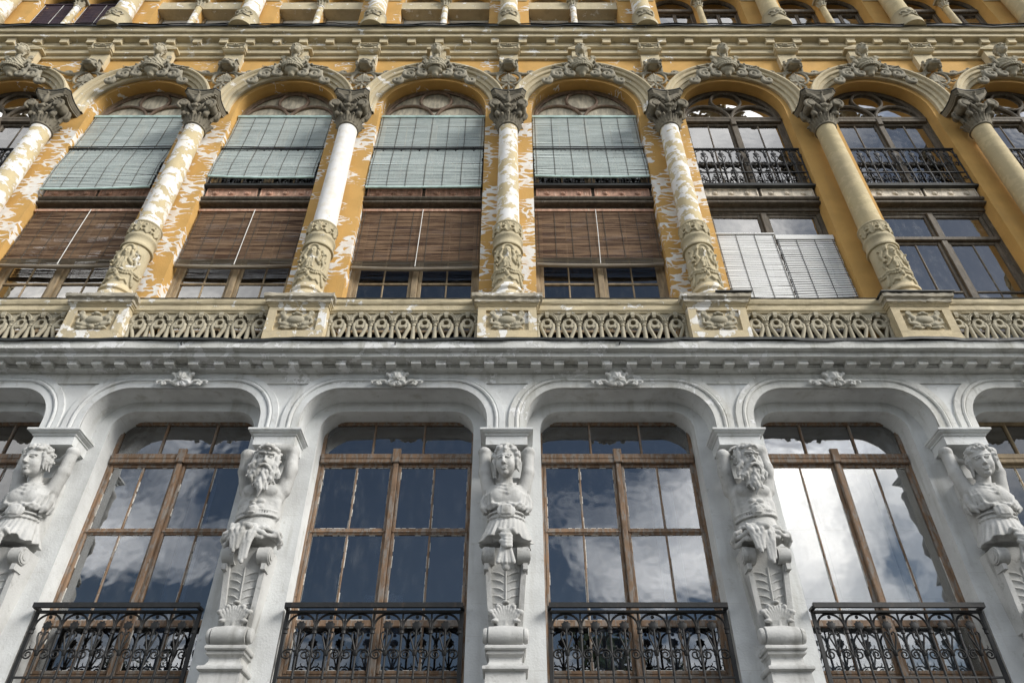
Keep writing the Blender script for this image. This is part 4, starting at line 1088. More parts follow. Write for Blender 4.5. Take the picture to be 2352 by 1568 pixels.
def spandrel():
    o = {}
    s = SDF((-.26, -.42, 16.02), (.26, -.04, 16.5), .010)
    s.ell((0, -.2, 16.28), (.15, .13, .12), .02).ell((0, -.31, 16.22), (.10, .06, .065), .02).ell((0, -.36, 16.24), (.035, .03, .025), .008)
    rr = random.Random(8)
    for g in (-1, 1):
        s.ell((g * .06, -.31, 16.2), (.055, .05, .05), .01).ell((g * .065, -.30, 16.31), (.03, .03, .02), .005, 's').ell((g * .065, -.29, 16.305), (.018, .018, .014), .004)
        s.cap((g * .03, -.31, 16.34), (g * .11, -.28, 16.345), .022, .018, .008)
        for q in range(16): s.chain([(g * rr.uniform(.10, .19), -.18 + rr.uniform(-.08, .04), rr.uniform(16.16, 16.4)), (g * rr.uniform(.14, .2), -.15, rr.uniform(16.12, 16.4))], [.026, .014], .006)
    for q in range(10): s.ell((rr.uniform(-.1, .1), -.24, 16.38 + rr.uniform(-.02, .04)), (.03, .04, .03), .006)
    s.cap((-.07, -.345, 16.185), (.07, -.345, 16.185), .014, None, .006, 's')
    o['lion_mask'] = s.mesh()
    s = SDF((-.88, -.24, 15.3), (.88, -.03, 16.42), .012)
    for g in (-1, 1):
        s.chain([(g * .05, -.12, 16.12), (g * .16, -.12, 16.08), (g * .235, -.12, 15.98), (g * .25, -.12, 15.86), (g * .2, -.12, 15.74), (g * .12, -.12, 15.68), (g * .04, -.12, 15.68)], [.022, .026, .028, .028, .026, .024, .02], .006)
        s.chain([(g * (.10 + (.065 - .05 * t) * cos(pi + t * 9)), -.13, 15.80 + (.065 - .05 * t) * sin(pi + t * 9)) for t in np.linspace(0, 1, 16)], .018, .004)
        for q in range(4): s.chain([(g * .02, -.12, 15.74), (g * (.04 + .025 * q), -.14, 15.93 - .025 * q), (g * (.05 + .035 * q), -.13, 16.03 - .045 * q)], [.012, .02, .016], .005)
        s.chain([(g * .14, -.12, 16.13), (g * .28, -.13, 16.03), (g * .44, -.12, 16.06), (g * .60, -.11, 16.14), (g * .76, -.11, 16.23), (g * .82, -.11, 16.26)], [.035, .04, .036, .03, .028, .03], .008)
        s.chain([(g * (.46 + (.085 - .06 * t) * cos(-.9 + t * 8)), -.11, 16.15 + (.06 - .045 * t) * sin(-.9 + t * 8)) for t in np.linspace(0, 1, 16)], .022, .004)
        s.ell((g * .80, -.12, 16.25), (.045, .04, .04), .006)
        s.chain([(g * .24, -.11, 15.84), (g * .33, -.11, 15.80), (g * .39, -.11, 15.84), (g * .36, -.11, 15.88)], [.018, .02, .018, .012], .006)
        s.chain([(g * .02, -.12, 15.66), (g * .07, -.12, 15.62), (g * .12, -.12, 15.57), (g * .13, -.12, 15.52), (g * .09, -.13, 15.50)], [.02, .026, .026, .022, .014], .006)
    s.chain([(0, -.12, 16.08), (0, -.14, 15.95), (0, -.12, 15.74)], [.02, .03, .014], .006)
    s.ell((0, -.12, 15.68), (.035, .035, .04), .006).chain([(0, -.11, 15.64), (0, -.13, 15.52), (0, -.11, 15.42)], [.02, .028, .01], .006)
    o['scroll_work'] = s.mesh()
    mb = MB(); mb.box(-.20, .20, -.16, -.03, 16.30, 16.80); mb.stack([(16.80, .20, -.22), (16.82, .235, -.25), (16.85, .24, -.255), (16.855, .26, -.275), (16.875, .26, -.275)], 0)
    mb.stack([(16.877, .245, -.25), (17.08, .245, -.25), (17.085, .265, -.27), (17.105, .265, -.27)], 0)
    o['bracket'] = mb
    mb = MB()
    for q in range(2):
        mb.tube([(-.2 + .4 * t, -.262, 17.055 - (.10 - .04 * q) * sin(pi * t)) for t in np.linspace(0, 1, 13)], .012, 6)
    for g in (-1, 1): mb.ball((g * .205, -.262, 17.045), (.026, .02, .026), 8, 5); mb.tube([(g * .205, -.26, 17.03), (g * .2, -.262, 16.92)], [.014, .02], 6); mb.ball((g * .12, -.262, 16.91), (.03, .02, .018), 8, 5)
    for x in (-.04, 0, .04): mb.ball((x, -.262, 17.05 - (0 if x else -.01)), (.018, .016, .02), 8, 5)
    o['festoon'] = mb
    return o
SP = spandrel(); sp_ = {}
for i in range(9):
    lc = (XB[i], 0, 0)
    if 'root' not in sp_:
        root = sp_['root'] = obj('spandrel_ornament', SP['scroll_work'], M['stone_mid'], B, lc, smooth=180)
        sp_['a'] = obj('lion_mask', SP['lion_mask'], M['stone_mid'], root, smooth=180)
        sp_['b'] = obj('bracket', SP['bracket'], M['cream'], root, smooth=20); sp_['c'] = obj('festoon', SP['festoon'], M['stone_light'], root, smooth=60)
    else: put_tree(sp_['root'], (sp_['a'], sp_['b'], sp_['c']), lc, B)

# ------------------------------------------------------------------ windows
RW = random.Random(21)
def pane(x0, x1, z0, z1, y, par, mat=None, tilt=.010):
    cx, cz = (x0 + x1) / 2, (z0 + z1) / 2; w, h = (x1 - x0) / 2, (z1 - z0) / 2
    o = obj('pane', MB().box(-w, w, -.002, .002, -h, h), mat or M['glass'], par, (cx, y, cz), smooth=0)
    o.rotation_euler = (RW.uniform(-tilt, tilt), 0, RW.uniform(-tilt, tilt)); return o
def bars(name, lst, y0, y1, mat, par):
    """each wooden member a mesh of its own; bars get a small jog so that no two faces share a plane"""
    for q, (x0, x1, z0, z1) in enumerate(lst):
        e = .0012 * (q % 5)
        mb = MB(); c = min(.008, (x1 - x0) / 4, (z1 - z0) / 4)
        mb.loft([[(x0, y1, z0), (x1, y1, z0), (x1, y1, z1), (x0, y1, z1)], [(x0, y0 + c + e, z0), (x1, y0 + c + e, z0), (x1, y0 + c + e, z1), (x0, y0 + c + e, z1)],
                 [(x0 + c, y0 + e, z0 + c), (x1 - c, y0 + e, z0 + c), (x1 - c, y0 + e, z1 - c), (x0 + c, y0 + e, z1 - c)]])
        obj(name, mb, mat, par, smooth=0)
def sash(par, x0, x1, z0, z1, cols, rows, y, wd, gm=None, st=.05, bar=.026, putty=False):
    """one casement: stiles and rails round a grid of panes; rows = list of inner split heights (z, half thickness)"""
    bars('stile', [(x0, x0 + st, z0, z1), (x1 - st, x1, z0, z1)], y, y + .045, wd, par)
    bars('sash_rail', [(x0 + st, x1 - st, z0, z0 + st), (x0 + st, x1 - st, z1 - st, z1)], y + .003, y + .045, wd, par)
    zs = [z0 + st] + [q for r_ in rows for q in (r_[0] - r_[1], r_[0] + r_[1])] + [z1 - st]
    bars('sash_rail', [(x0 + st, x1 - st, r_[0] - r_[1], r_[0] + r_[1]) for r_ in rows], y + .004, y + .045, wd, par)
    xs = [x0 + st + (x1 - x0 - 2 * st) * k / cols for k in range(cols + 1)]
    for a in range(0, len(zs), 2):
        bars('glazing_bar', [(xs[k] - bar / 2, xs[k] + bar / 2, zs[a], zs[a + 1]) for k in range(1, cols)], y + .012, y + .045, wd, par)
        for k in range(cols):
            if putty:
                u0, u1, v0, v1 = xs[k] + (bar / 2 if k else 0), xs[k + 1] - (bar / 2 if k < cols - 1 else 0), zs[a], zs[a + 1]
                mp_ = MB(); rr = RW
                for (c0, c1, e0, e1) in ((u0, u1, v0, v0 + .009), (u0, u1, v1 - .007, v1), (u0, u0 + .008, v0, v1), (u1 - .006, u1, v0, v1)):
                    n_ = 5
                    for j in range(n_):
                        if rr.random() < .45: continue
                        f0, f1 = j / n_, (j + rr.uniform(.5, 1)) / n_
                        if c1 - c0 > e1 - e0: mp_.box(c0 + (c1 - c0) * f0, c0 + (c1 - c0) * f1, y + .02, y + .031, e0, e1)
                        else: mp_.box(c0, c1, y + .0205, y + .0315, e0 + (e1 - e0) * f0, e0 + (e1 - e0) * f1)
                if mp_.v: obj('putty', mp_, M['putty'], par, smooth=0, kind='stuff')
            pane(xs[k] + (bar / 2 if k else 0) - .004, xs[k + 1] - (bar / 2 if k < cols - 1 else 0) + .004, zs[a] - .004, zs[a + 1] + .004, y + .03, par, gm)
def curtain(par, x0, x1, z0, z1, y, mat, n=40, amp=.03, name='curtain'):
    mb = MB(); rr = random.Random(x0); ph = rr.uniform(0, 6)
    rings = [[(x0 + (x1 - x0) * k / n, y + amp * sin(k * .9 + ph) + amp * .4 * sin(k * 2.1), z) for k in range(n + 1)] for z in (z0, (z0 + z1) / 2, z1)]
    mb.loft(rings, False, False); return obj(name, mb, mat, par, smooth=60)
for i in range(1, 7):
    cx, w2 = BAY1[i]; a = w2 - .455; y = .26
    wd = M['wood'] if i < 5 else M['wood_beige'] if i == 6 else M['wood']
    po = round_path(a, 2.95, 7.48, .15, .15, cx)
    fr = obj('window', MB().sweep(po, [(.01, y + .01), (-.018, y + .012), (-.022, y + .025), (-.038, y + .03), (-.038, y + .09), (.01, y + .09)], True), wd, B, smooth=25)
    bars('transom', [(cx - a + .02, cx + a - .02, 6.862, 6.94), (cx - a + .02, cx + a - .02, 6.80, 6.86)], y - .03, y + .08, wd, fr)
    bars('mullion', [(cx - .034, cx + .034, 2.95, 6.80)], y - .025, y + .08, wd, fr)
    bars('mullion_knob', [(cx - .055, cx + .055, 6.80, 7.01)], y - .052, y + .0, wd, fr)
    rows = [(4.66, .04)] + ([(5.82, .045)] if i != 5 else [])
    for g in (-1, 1):
        x0, x1 = (cx - a + .036, cx - .035) if g < 0 else (cx + .035, cx + a - .036)
        sash(fr, x0, x1, 4.09, 6.797, 2, rows, y + .02, wd, M['glass_bright'] if i == 5 else None, .04, .024, True)
        bars('sash_panel', [(x0, x1, 2.95, 4.09)], y + .03, y + .06, wd, fr)
        if i != 5: bars('drip_rail', [(x0 + .01, x1 - .01, 5.80, 5.825)], y + .008, y + .03, wd, fr)
    ux = [cx - a + .03, cx - .35, cx + .35, cx + a - .03]
    bars('glazing_bar', [(ux[1] - .013, ux[1] + .013, 6.94, 7.45), (ux[2] - .013, ux[2] + .013, 6.94, 7.45)], y + .02, y + .07, wd, fr)
    # upper lights: rounded outer corners follow the frame
    for k in range(3): pane(ux[k], ux[k + 1], 6.935, 7.46, y + .055, fr)
    if i == 5:
        for k in range(4):
            q0 = cx - a + .1 + k * (2 * a - .2) / 4; q1 = q0 + (2 * a - .2) / 4 - .02
            mb = MB().box(q0, q1, y + .16, y + .19, 4.1, 6.8)
            for (u, v) in ((4.3, 4.9), (5.0, 5.8), (5.9, 6.6)): mb.box(q0 + .07, q1 - .07, y + .15, y + .165, u, v)
            obj('interior_shutter', mb, M['shutter'], fr, smooth=0)
    if i == 2:
        curtain(fr, cx + .12, cx + .42, 3.2, 6.7, .62, M['curtain'], 14, .03)
    if i == 4:
        curtain(fr, cx - .42, cx - .12, 3.2, 4.66, .5, M['curtain'], 14, .02); curtain(fr, cx + .5, cx + .8, 3.2, 6.7, .75, M['curtain'], 14, .03)
    if i == 3:
        curtain(fr, cx - .3, cx + .2, 3.2, 5.2, .8, M['curtain'], 20, .03)

def ring_path(cx, cz, r, y, a0=0, a1=2 * pi, n=28): return [(cx + r * cos(a0 + (a1 - a0) * k / n), y, cz + r * sin(a0 + (a1 - a0) * k / n)) for k in range(n + 1)]
for i in range(8):
    cx, w2 = BAY[i]; a = AR[i]; y = .18
    dark = i in (0, 5, 6, 7)
    wd = M['wood_dark'] if dark else M['wood_beige']; gm = M['glass_clear'] if dark else M['glass']
    # ---- lower light of storey 2
    fr = obj('window', MB().sweep([(cx - a, 9.2), (cx - a, 10.5), (cx - a, 11.93), (cx, 11.93), (cx + a, 11.93), (cx + a, 10.5), (cx + a, 9.2)], [(.01, y - .004), (-.05, y), (-.055, y + .02), (-.085, y + .025), (-.085, y + .08), (.01, y + .08)], True), wd, B, smooth=25)
    bars('mullion', [(cx - .05, cx + .05, 9.1, 11.9)], y - .02, y + .07, wd, fr)
    if i in (5, 6, 7, 0):
        bars('transom', [(cx - a + .05, cx + a - .05, 11.17, 11.25)], y - .035, y + .07, wd, fr)
        for g in (-1, 1):
            x0, x1 = (cx - a + .082, cx - .051) if g < 0 else (cx + .051, cx + a - .082)
            sash(fr, x0, x1, 11.25, 11.86, 1, [], y + .02, wd, gm)
            sash(fr, x0, x1, 9.1, 11.17, 2, [(9.98, .02)], y + .02, wd, gm, .06)
    else:
        for g in (-1, 1):
            x0, x1 = (cx - a + .082, cx - .051) if g < 0 else (cx + .051, cx + a - .082)
            sash(fr, x0, x1, 9.1, 11.86, 2, [(10.16, .022), (11.15, .04)], y + .02, wd, gm, .06)
    if dark: curtain(fr, cx - a + .1, cx + a - .1, 9.1, 11.8, .55, M['curtain'], 40, .04)
    # ---- wooden panel band with rosettes
    pm = M['wood_panel'] if dark else M['wood_red']; py = .07
    mb = MB().prism_x([(.4, 12.02), (.04, 12.02), (.02, 12.035), (.02, 12.06), (.05, 12.075), (.055, 12.11), (.03, 12.12), (.01, 12.14), (.01, 12.165), (.05, 12.18), (.05, 12.20), (py, 12.205), (py, 12.44), (.4, 12.44)], cx - a + .006, cx + a - .006)
    mb.box(cx - a + .006, cx + a - .006, .14, .4, 11.93, 12.02)
    pb = obj('panel_band', mb, wd if dark else M['wood_dark'], B, smooth=20)
    for g in (-1, 1):
        q0, q1 = (cx - a + .05, cx - .03) if g < 0 else (cx + .03, cx + a - .05)
        mb = MB(); mb.box(q0, q1, py - .012, py + .02, 12.215, 12.43)
        for u in ((q0, q1, 12.40, 12.43), (q0, q1, 12.215, 12.23), (q0, q0 + .02, 12.231, 12.399), (q1 - .02, q1, 12.231, 12.399)): mb.box(u[0], u[1], py - .03, py - .011, u[2], u[3])
        pn = obj('panel', mb, pm, pb, smooth=0)
        for k in (-1, 0, 1):
            c = (q0 + q1) / 2 + k * .29
            mb = MB(); mb.loft([[(c + r_ * cos(t), py - yy, 12.31 + r_ * sin(t)) for t in np.linspace(0, 2 * pi, 19)[:-1]] for r_, yy in ((.05, .005), (.05, .028), (.042, .034), (.034, .026), (.028, .026), (.024, .036), (.016, .038))])
            obj('rosette', mb, pm, pn, smooth=40)
    sl_ = MB().prism_x([(.3, 12.43), (.02, 12.425), (-.035, 12.435), (-.04, 12.455), (-.02, 12.50), (.3, 12.515)], cx - a + .004, cx + a - .004, 10, .004, i)
    obj('sill', sl_, M['flash'] if True else wd, B, smooth=20)
    # ---- upper light of storey 2
    up = obj('window', MB().sweep(arch_path(a, 12.5, 14.87, cx, 30, 4), [(.01, y - .004), (-.04, y), (-.045, y + .02), (-.075, y + .025), (-.075, y + .08), (.01, y + .08)], True), wd, B, smooth=25)
    bars('transom', [(cx - a + .02, cx + a - .02, 14.80, 14.88), (cx - a + .05, cx + a - .05, 14.72, 14.798)], y - .04, y + .07, wd, up)
    bars('mullion', [(cx - .045, cx + .045, 12.52, 14.72)], y - .02, y + .07, wd, up); bars('mullion_knob', [(cx - .05, cx + .05, 14.60, 14.80)], y - .055, y, wd, up)
    if i in (0, 5, 6, 7):
        for g in (-1, 1):
            x0, x1 = (cx - a + .07, cx - .046) if g < 0 else (cx + .046, cx + a - .07)
            sash(up, x0, x1, 12.5, 14.715, 2, [(13.40, .03)], y + .02, wd, gm)
        curtain(up, cx - a + .1, cx + a - .1, 12.5, 13.35, .40, M['curtain'], 40, .02)
        if i != 0: curtain(up, cx - a + .1, cx + a - .1, 12.5, 14.6, .62, M['curtain'], 30, .05)
    else:
        for g in (-1, 1):
            x0, x1 = (cx - a + .07, cx - .046) if g < 0 else (cx + .046, cx + a - .07)
            sash(up, x0, x1, 12.5, 14.715, 2, [(13.40, .03)], y + .02, wd, gm)
    n = 30; rl = a - .03
    fan = MB().add([(cx, y + .05, 14.87)] + [(cx - rl * cos(pi * k / n), y + .05, 14.87 + rl * sin(pi * k / n)) for k in range(n + 1)], [(0, k + 1, k + 2) for k in range(n)])
    obj('lunette', fan, gm if dark else M['lunette'], up, smooth=0)
    R0 = a - .07
    for nm, path in (('tracery_circle', ring_path(cx, 14.89 + R0 * .652, R0 * .322, y + .02)),
                     ('tracery_arc', ring_path(cx - R0 / 2, 14.88, R0 * .48, y + .02, 0, pi)), ('tracery_arc', ring_path(cx + R0 / 2, 14.88, R0 * .48, y + .02, 0, pi)),
                     ('tracery_arc', ring_path(cx, 14.88, R0 - .005, y + .02, 0, pi, 36))):
        obj(nm, MB().tube(path, .032, 8), M['tracery'] if not dark else wd, up, smooth=60)
    # ---- storey 3
    a3 = w2 - .42; r3 = a3 / 2 - .05
    for g in (-1, 1):
        c = cx + g * a3 / 2; y3 = .2
        w3 = obj('window', MB().sweep(arch_path(r3, 17.5, 19.62, c, 18, 4), [(.01, y3), (-.045, y3), (-.05, y3 + .03), (-.05, y3 + .07), (.01, y3 + .07)], True), wd, B, smooth=25)
        if i in (1, 2, 3, 4):
            obj('shutter_box', MB().box(c - r3 + .003, c + r3 - .003, -.02, .3, 19.17, 19.50), M['cream'], w3, smooth=0)
            z1 = 19.165
            zb = 18.95 if i in (1, 2) or (i == 3 and g < 0) else 19.07
            mb = MB().box(c - r3 + .03, c + r3 - .03, .262, .285, zb, z1); obj('roller_shade', mb, M['curtain'], w3, smooth=0)
            pane(c - r3 + .04, c + r3 - .04, 17.5, z1, .31, w3, M['glass'])
            pane(c - r3 + .04, c + r3 - .04, 19.51, 20.05, .27, w3, M['glass_clear'])
        elif i == 0:
            pane(c - r3 + .04, c + r3 - .04, 17.5, 20.05, .27, w3, M['glass'])
        else:
            bars('transom', [(c - r3 + .03, c + r3 - .03, 19.40, 19.52)], y3 - .05, y3 + .05, wd, w3)
            for k in (-1, 1):
                x0, x1 = (c - r3 + .05, c - .0) if k < 0 else (c + .0, c + r3 - .05)
                sash(w3, x0, x1, 17.5, 19.395, 1, [], y3 + .015, wd, gm, .04)
            pane(c - r3 + .04, c + r3 - .04, 19.52, 20.05, .25, w3, M['glass'])
            curtain(w3, c - r3 + .1, c + r3 - .1, 17.5, 19.3, .8, M['curtain'], 20, .05)

# ------------------------------------------------------------------ iron railings (one pattern, six modules wide)
def railing_parts(mw):
    o = {}
    o['post'] = MB().tube([(0, 0, .02), (0, 0, .84)], .014, 6).tube([(0, 0, .84), (0, 0, .845), (0, 0, .875), (0, 0, .88), (0, 0, .90), (0, 0, .91)], [.014, .024, .024, .018, .028, .028], 8)
    o['post'].tube([(0, 0, .91), (0, 0, 1.08)], .011, 6)
    r = mw / 2 - .008
    o['arch'] = MB().tube([(-r, 0, .90)] + [(-r * cos(pi * k / 14), 0, .925 + (1.065 - .925) * sin(pi * k / 14)) for k in range(15)] + [(r, 0, .90)], .0125, 6).ball((0, 0, 1.03), .02, 8, 6)
    st = MB().tube([(0, 0, .37), (0, 0, .90)], .0125, 6)
    st.tube([(0, 0, .60), (0, 0, .605), (0, 0, .64), (0, 0, .66), (0, 0, .665)], [.012, .022, .026, .03, .012], 8)
    n = 16; st.loft([[((.056 if k % 2 else .042) * cos(2 * pi * k / n) * q, yy, .935 + (.056 if k % 2 else .042) * sin(2 * pi * k / n) * q) for k in range(n)] for q, yy in ((.6, .014), (1, .006), (1, -.006), (.6, -.014), (.3, -.016))])
    st.loft([[(.02 * cos(2 * pi * k / 8), .02 * sin(2 * pi * k / 8), z) for k in range(8)] for z in (.36, .39)])
    o['flower_stem'] = st
    sc = MB()
    for g in (-1, 1):
        sc.tube([(g * .008, -.008, .66), (g * .03, -.008, .73), (g * .055, -.008, .80), (g * .058, -.008, .845), (g * .04, -.008, .862), (g * .022, -.008, .85), (g * .024, -.008, .83)], .0095, 6)
        c = mw * .30; rr_ = mw * .185
        sc.tube([(g * .02, -.008, .645), (g * (c - rr_ * .7), -.008, .63 + rr_ * .75)] + [(g * (c + (rr_ * (1 - .72 * t)) * cos(2.0 - t * 2 * pi * 1.5)), -.008, .615 + (rr_ * (1 - .72 * t)) * sin(2.0 - t * 2 * pi * 1.5)) for t in np.linspace(0, 1, 22)], .0095, 6)
        sc.tube([(g * (c - .01), -.008, .615 + rr_), (g * (c + .01), -.008, .64 + rr_), (g * (c + .004), -.008, .66 + rr_)], [.006, .006, .004], 5)
    o['scroll'] = sc
    lo = MB()
    for g in (-1, 1):
        lo.tube([(g * (mw * .25 + (mw * .17 * (1 - .7 * t)) * cos(pi / 2 - t * 8)), -.006, .20 + (mw * .17 * (1 - .7 * t)) * sin(pi / 2 - t * 8)) for t in np.linspace(0, 1, 16)], .0095, 6)
    o['low_scroll'] = lo.tube([(0, 0, .04), (0, 0, .37)], .008, 6)
    return o
RP = {}
def railing(i, a, z, y, label, group, top=True):
    cx = (BAY1 if top else BAY)[i][0]; t = thing('iron_railing', label, 'railing', (cx, y, z), group)
    mw = 2 * (a - .02) / 6; key = 'k'
    if key not in RP: RP[key] = {nm: None for nm in railing_parts(mw)}; RP['mesh'] = railing_parts(mw)
    sx = mw / RP.setdefault('mw', mw)
    def put(nm, x):
        if RP[key][nm] is None: RP[key][nm] = obj(nm, RP['mesh'][nm], M['iron'], t, (x, 0, 0), smooth=60)
        else:
            c = inst(RP[key][nm], (x, 0, 0), t); c.scale = (sx, 1, 1)
    for k in range(7): put('post', -a + .02 + mw * k)
    for k in range(6):
        for nm in ('arch', 'flower_stem', 'scroll', 'low_scroll'): put(nm, -a + .02 + mw * (k + .5))
    for nm, (z0, z1, y0, y1) in (('top_bar', (1.075, 1.10, -.025, .025)), ('lower_bar', (.365, .385, -.012, .012)), ('bottom_bar', (.02, .045, -.015, .015))):
        obj(nm, MB().box(-a, a, y0, y1, z0, z1), M['iron'], t, smooth=0)
    if top:
        mb = MB().box(-a - .01, a + .01, -.125, -.085, 1.10, 1.155)
        for g in (-1, 1): mb.box(g * a - .02, g * a + .02, -.084, .03, 1.101, 1.13); mb.box(g * (a - .0) - .016, g * a + .016, -.014, .014, -.02, 1.101)
        obj('handrail', mb, M['iron'], t, smooth=0)
    return t
names1 = {1: 'black iron railing cut off at the far left edge, on the white storey', 2: 'black iron railing before the dark window left of the bearded man statue',
          3: 'black iron railing left of the central female statue', 4: 'black iron railing right of the central female statue', 5: 'black iron railing before the brightest window with white shutters',
          6: 'black iron railing cut off at the far right edge, on the white storey'}
for i in (2, 3, 4, 5): railing(i, BAY1[i][1] - .50, 3.60, .0, names1[i], 'railings of the white storey')
names2 = {0: 'black iron railing at the left edge, upper ochre window without blind', 2: 'black iron railing showing under the second green blind from the left', 4: 'black iron railing showing under the rightmost green blind',
          5: 'black scrolled railing on the ochre storey above the white slatted blinds', 6: 'black scrolled railing above the window with no blinds, ochre storey right', 7: 'black iron railing at the right edge of the ochre storey',
          1: 'black iron railing behind the leftmost green blind', 3: 'black iron railing behind the green blind left of the middle column'}
for i in (0, 1, 2, 3, 4, 5, 6, 7):
    if abs(BAY[i][0]) > 10 and i == 0: pass
    railing(i, AR[i] - .01, 12.52, .03, names2[i], 'railings of the ochre storey', False)

# ------------------------------------------------------------------ blinds
def slat_sheet(hw, curve, n, gap=.3, th=.004, sag=.0, seed=0, tilt=.0):
    """curve: list of (y,z) along the hanging sheet, resampled into n slats; one mesh of thin bowed slats"""
    rr = random.Random(seed)
    P = [Vector((0, y, z)) for y, z in curve]; L = [0]
    for k in range(1, len(P)): L.append(L[-1] + (P[k] - P[k - 1]).length)
    def at(t):
        d_ = t * L[-1]
        for k in range(1, len(P)):
            if d_ <= L[k] or k == len(P) - 1:
                f = (d_ - L[k - 1]) / (L[k] - L[k - 1]); return P[k - 1].lerp(P[k], f)
    mb = MB(); m = 8
    for k in range(n):
        p0 = at((k + gap / 2) / n); p1 = at((k + 1 - gap / 2) / n)
        jz = rr.uniform(-.004, .004) if rr.random() > .08 else rr.uniform(-.016, .016); e = rr.uniform(-.008, .008)
        rows = []
        for q in range(m + 1):
            x = -hw + 2 * hw * q / m
            dz = -sag * (1 - (2 * q / m - 1) ** 2) * (k / n) + jz * (2 * q / m - 1) + tilt * (2 * q / m - 1) * k / n
            rows.append([(x + e, p0.y, p0.z + dz), (x + e, (p0.y + p1.y) / 2 - th, (p0.z + p1.z) / 2 + dz), (x + e, p1.y, p1.z + dz), (x + e, (p0.y + p1.y) / 2 + th * .2, (p0.z + p1.z) / 2 + dz)])
        mb.loft(rows)
    return mb, at
def blind(name, label, group, cx, hw, curve, n, mats, cords, rail=(.03, .05), seed=0, sag=.01, gap=.3, cordm=None, tilt=0, bottom=None, backing=None):
    z0 = curve[0][1]; y0 = curve[0][0]
    t = thing(name, label, 'blind', (cx, y0, z0), group)
    lc = [(y - y0, z - z0) for y, z in curve]
    mb, at = slat_sheet(hw, lc, n, gap, .004, sag, seed, tilt)
    obj('slats', mb, mats[0], t, smooth=30, kind='stuff')
    obj('top_rail', MB().box(-hw - .01, hw + .01, -.025, .03, -.005, rail[1]), mats[1], t, smooth=0)
    e = lc[-1]
    if bottom:
        mbb = MB(); m = 10
        rings = []
        for q in range(m + 1):
            x = -hw + 2 * hw * q / m; dz = -sag * (1 - (2 * q / m - 1) ** 2) + tilt * (2 * q / m - 1)
            rings.append([(x, e[0] + bottom[0] * cos(tt), e[1] + dz - bottom[1] * .5 + bottom[1] * .5 * sin(tt)) for tt in np.linspace(0, 2 * pi, 9)[:-1]])
        obj('bottom_roll', mbb.loft(rings), mats[2], t, smooth=40)
    for k in range(cords):
        x = -hw * .96 + 1.92 * hw * k / (cords - 1)
        pts = []
        for q in range(13):
            p = at(q / 12); pts.append((x, p.y - .009, p.z - sag * (1 - (x / hw) ** 2) * q / 12 + tilt * (x / hw) * q / 12))
        obj('cord', MB().tube(pts, .0045, 5), cordm or M['cord'], t, smooth=60)
    return t, at
gl = {1: ('green slatted blind hanging low, leftmost of the four', 12.33, .035), 2: ('green slatted blind raised above a strip of railing, second from left', 12.66, -.014), 3: ('green slatted blind hanging low left of the middle column', 12.36, .01), 4: ('green slatted blind raised above its railing, right of the middle column', 12.67, -.006)}
for i, (lb, zb, tl) in gl.items():
    a = AR[i]
    cur = [(.115, 14.80), (.09, 14.3), (.05, 13.8), (.0, 13.4), (-.065, 13.0), (-.075, zb)]
    t, at = blind('green_blind', lb, 'green slatted blinds', BAY[i][0], a - .03, cur, 58 if zb < 12.5 else 50, (M['green'], M['green_rail'], M['green_rail']), 7, (.03, .055), i, .012 + .012 * (i % 3), .30, None, tl, (.02, .05))
    e = MB(); z = 13.62
    rp = [(-a - .02 + 2 * (a + .02) * k / 20, -.09 - .02 * sin(pi * k / 20), z - 14.80 - .03 * sin(pi * k / 20) + (.02 if i == 1 else 0) * (k / 20)) for k in range(21)]
    obj('tie_rope', e.tube([(x, y - .04, zz) for x, y, zz in rp], .011, 6), M['iron'], t, smooth=60)
bz = {1: ('brown reed blind leftmost, beside the left edge of the picture', 10.48), 2: ('brown reed blind between the two patchy left columns', 10.47), 3: ('brown reed blind left of the middle column', 10.42), 4: ('brown reed blind right of the middle column', 10.50)}
for i, (lb, zb) in bz.items():
    a = AR[i]; hw = a - .03
    cur = [(.11, 11.86), (.09, 11.4), (.07, 11.0), (.055, zb + .12)]
    t, at = blind('brown_blind', lb, 'brown reed blinds', BAY[i][0], hw, cur, 44, (M['brown'], M['wood_red'], M['grey_slat']), 8, (.03, .05), i + 10, .03, .2, M['cord'], .0, None)
    lo = [(-.06, zb + .12 - 11.86), (-.065, zb - 11.86)]
    mb, _ = slat_sheet(hw + .01, lo, 6, .2, .008, .03, i); obj('gathered_slats', mb, M['grey_slat'], t, smooth=30, kind='stuff')
    rg = [[(x, -.045 + .035 * cos(q), zb - 11.86 - .035 - .03 * (1 - (x / hw) ** 2) + .035 * sin(q)) for q in np.linspace(0, 2 * pi, 9)[:-1]] for x in np.linspace(-hw, hw, 9)]
    obj('bottom_roll', MB().loft(rg), M['grey_slat'], t, smooth=40)
    obj('pull_cord', MB().tube([(.02, -.03, .03), (.015, -.06, -.6), (.0, -.075, zb - 11.86 - .03)], .006, 6), M['white_cord'], t, smooth=60)
cx, a = BAY[5][0], AR[5]
blind('white_blind', 'white slatted blind with rolled lower edge, left of the pair', 'white slatted blinds', cx - a / 2 + .02, a / 2 - .02, [(.06, 11.20), (.04, 10.4), (.0, 9.5)], 40, (M['white_slat'], M['white_slat'], M['white_slat']), 4, (.03, .02), 31, .0, .16, None, .02, (.04, .09))
blind('white_blind', 'white slatted blind with wide top rail, right of the pair', 'white slatted blinds', cx + a / 2 + .0, a / 2 - .03, [(.07, 11.08), (.05, 10.3), (.02, 9.25)], 34, (M['white_slat'], M['white_slat'], M['white_slat']), 4, (.03, .10), 33, .0, .3, M['iron'], .03, None)
cx, w2 = BAY[0]; a3 = w2 - .42; r3 = a3 / 2 - .05
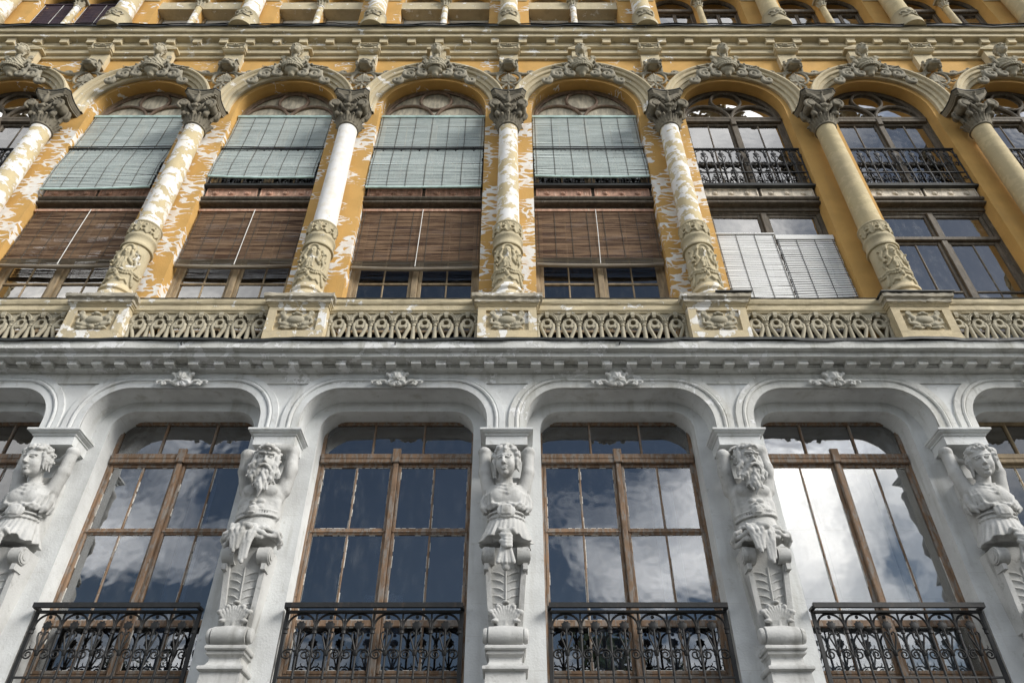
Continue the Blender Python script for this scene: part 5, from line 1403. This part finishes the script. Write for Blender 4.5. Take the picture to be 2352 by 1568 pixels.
for g, lb in ((-1, 'dark reed blind left of the colonnette in the top left corner'), (1, 'dark reed blind right of the colonnette in the top left corner')):
    blind('dark_blind', lb, 'dark reed blinds', cx + g * a3 / 2, r3 - .01, [(.1, 19.6), (.08, 18.6), (.06, 17.7)], 60, (M['purple'], M['purple'], M['purple']), 3, (.03, .03), 40 + g, .01, .1, M['white_cord'], 0, None)

# ------------------------------------------------------------------ loose cable along the upper cornice
pts = [(XL + (XR - XL) * k / 160, -.455 + .01 * sin(k * .9), 17.585 + .012 * sin(k * .37) + .01 * sin(k * 1.3)) for k in range(161)]
tag(obj('cable', MB().tube(pts, .014, 6), M['iron'], smooth=60), 'black cable lying along the edge of the upper cornice', 'cable')

# ------------------------------------------------------------------ trees across the street: seen only as dark reflections in the lower panes
M['bark'] = simple('bark', (.09, .07, .05), .9, .3, 9)
M['leaf'] = simple('leaf_green', (.055, .085, .03), .7, .4, 3, 0, .3, 0)
def tree_meshes(seed, H):
    rr = random.Random(seed); tr = MB(); lf = MB()
    tr.tube([(0, 0, 0), (rr.uniform(-.1, .1), 0, H * .2), (rr.uniform(-.2, .2), rr.uniform(-.2, .2), H * .45), (rr.uniform(-.3, .3), 0, H * .75), (0, 0, H * .95)], [.28, .22, .17, .1, .03], 8)
    cl = []
    for k in range(26):
        z = H * rr.uniform(.32, .97); t = (z / H - .3) / .7; rad = H * .3 * sin(pi * min(1, .18 + .8 * (1 - t))) * rr.uniform(.35, 1)
        a = rr.uniform(0, 2 * pi); c = (rad * cos(a), rad * sin(a), z)
        tr.tube([(0, 0, z - rad * .5 - .2), (c[0] * .5, c[1] * .5, z - rad * .2), c], [.07, .045, .015], 5)
        cl.append((c, H * rr.uniform(.06, .11)))
    for c, r in cl:
        for q in range(260):
            d_ = Vector((rr.gauss(0, 1), rr.gauss(0, 1), rr.gauss(0, .8))); d_ = d_.normalized() * r * rr.random() ** .4
            p = Vector(c) + d_; u = Vector((rr.gauss(0, 1), rr.gauss(0, 1), rr.gauss(0, 1))).normalized(); w = u.orthogonal().normalized(); sz = rr.uniform(.09, .17)
            lf.add([p - u * sz, p + w * sz * .5, p + u * sz, p - w * sz * .5], [(0, 1, 2, 3)])
    return tr, lf
TM = [tree_meshes(5, 12.5), tree_meshes(9, 11.0)]
tp = {}
spots = [(-15.5, -27, 0, 1.0, .4, ''), (-9.2, -30, 1, 1.12, 2.1, ''), (-2.6, -28.5, 0, .95, 3.3, ''),
         (3.4, -26, 1, 1.22, 5.0, ''), (9.4, -29, 0, 1.02, 1.2, ''), (16.0, -27.5, 1, 1.1, 4.2, '')]
for x, y, k, sc, rz, lb in spots:
    lb = 'leafy street tree opposite, seen only as a dark reflection in the lower panes'
    t = thing('street_tree', lb, 'tree', (x, y, -.02), 'trees across the street'); t.rotation_euler = (0, 0, rz); t.scale = (sc, sc, sc)
    if k not in tp: tp[k] = (obj('trunk', TM[k][0], M['bark'], t), obj('crown', TM[k][1], M['leaf'], t, smooth=0))
    else:
        for q in tp[k]: inst(q, None, t)
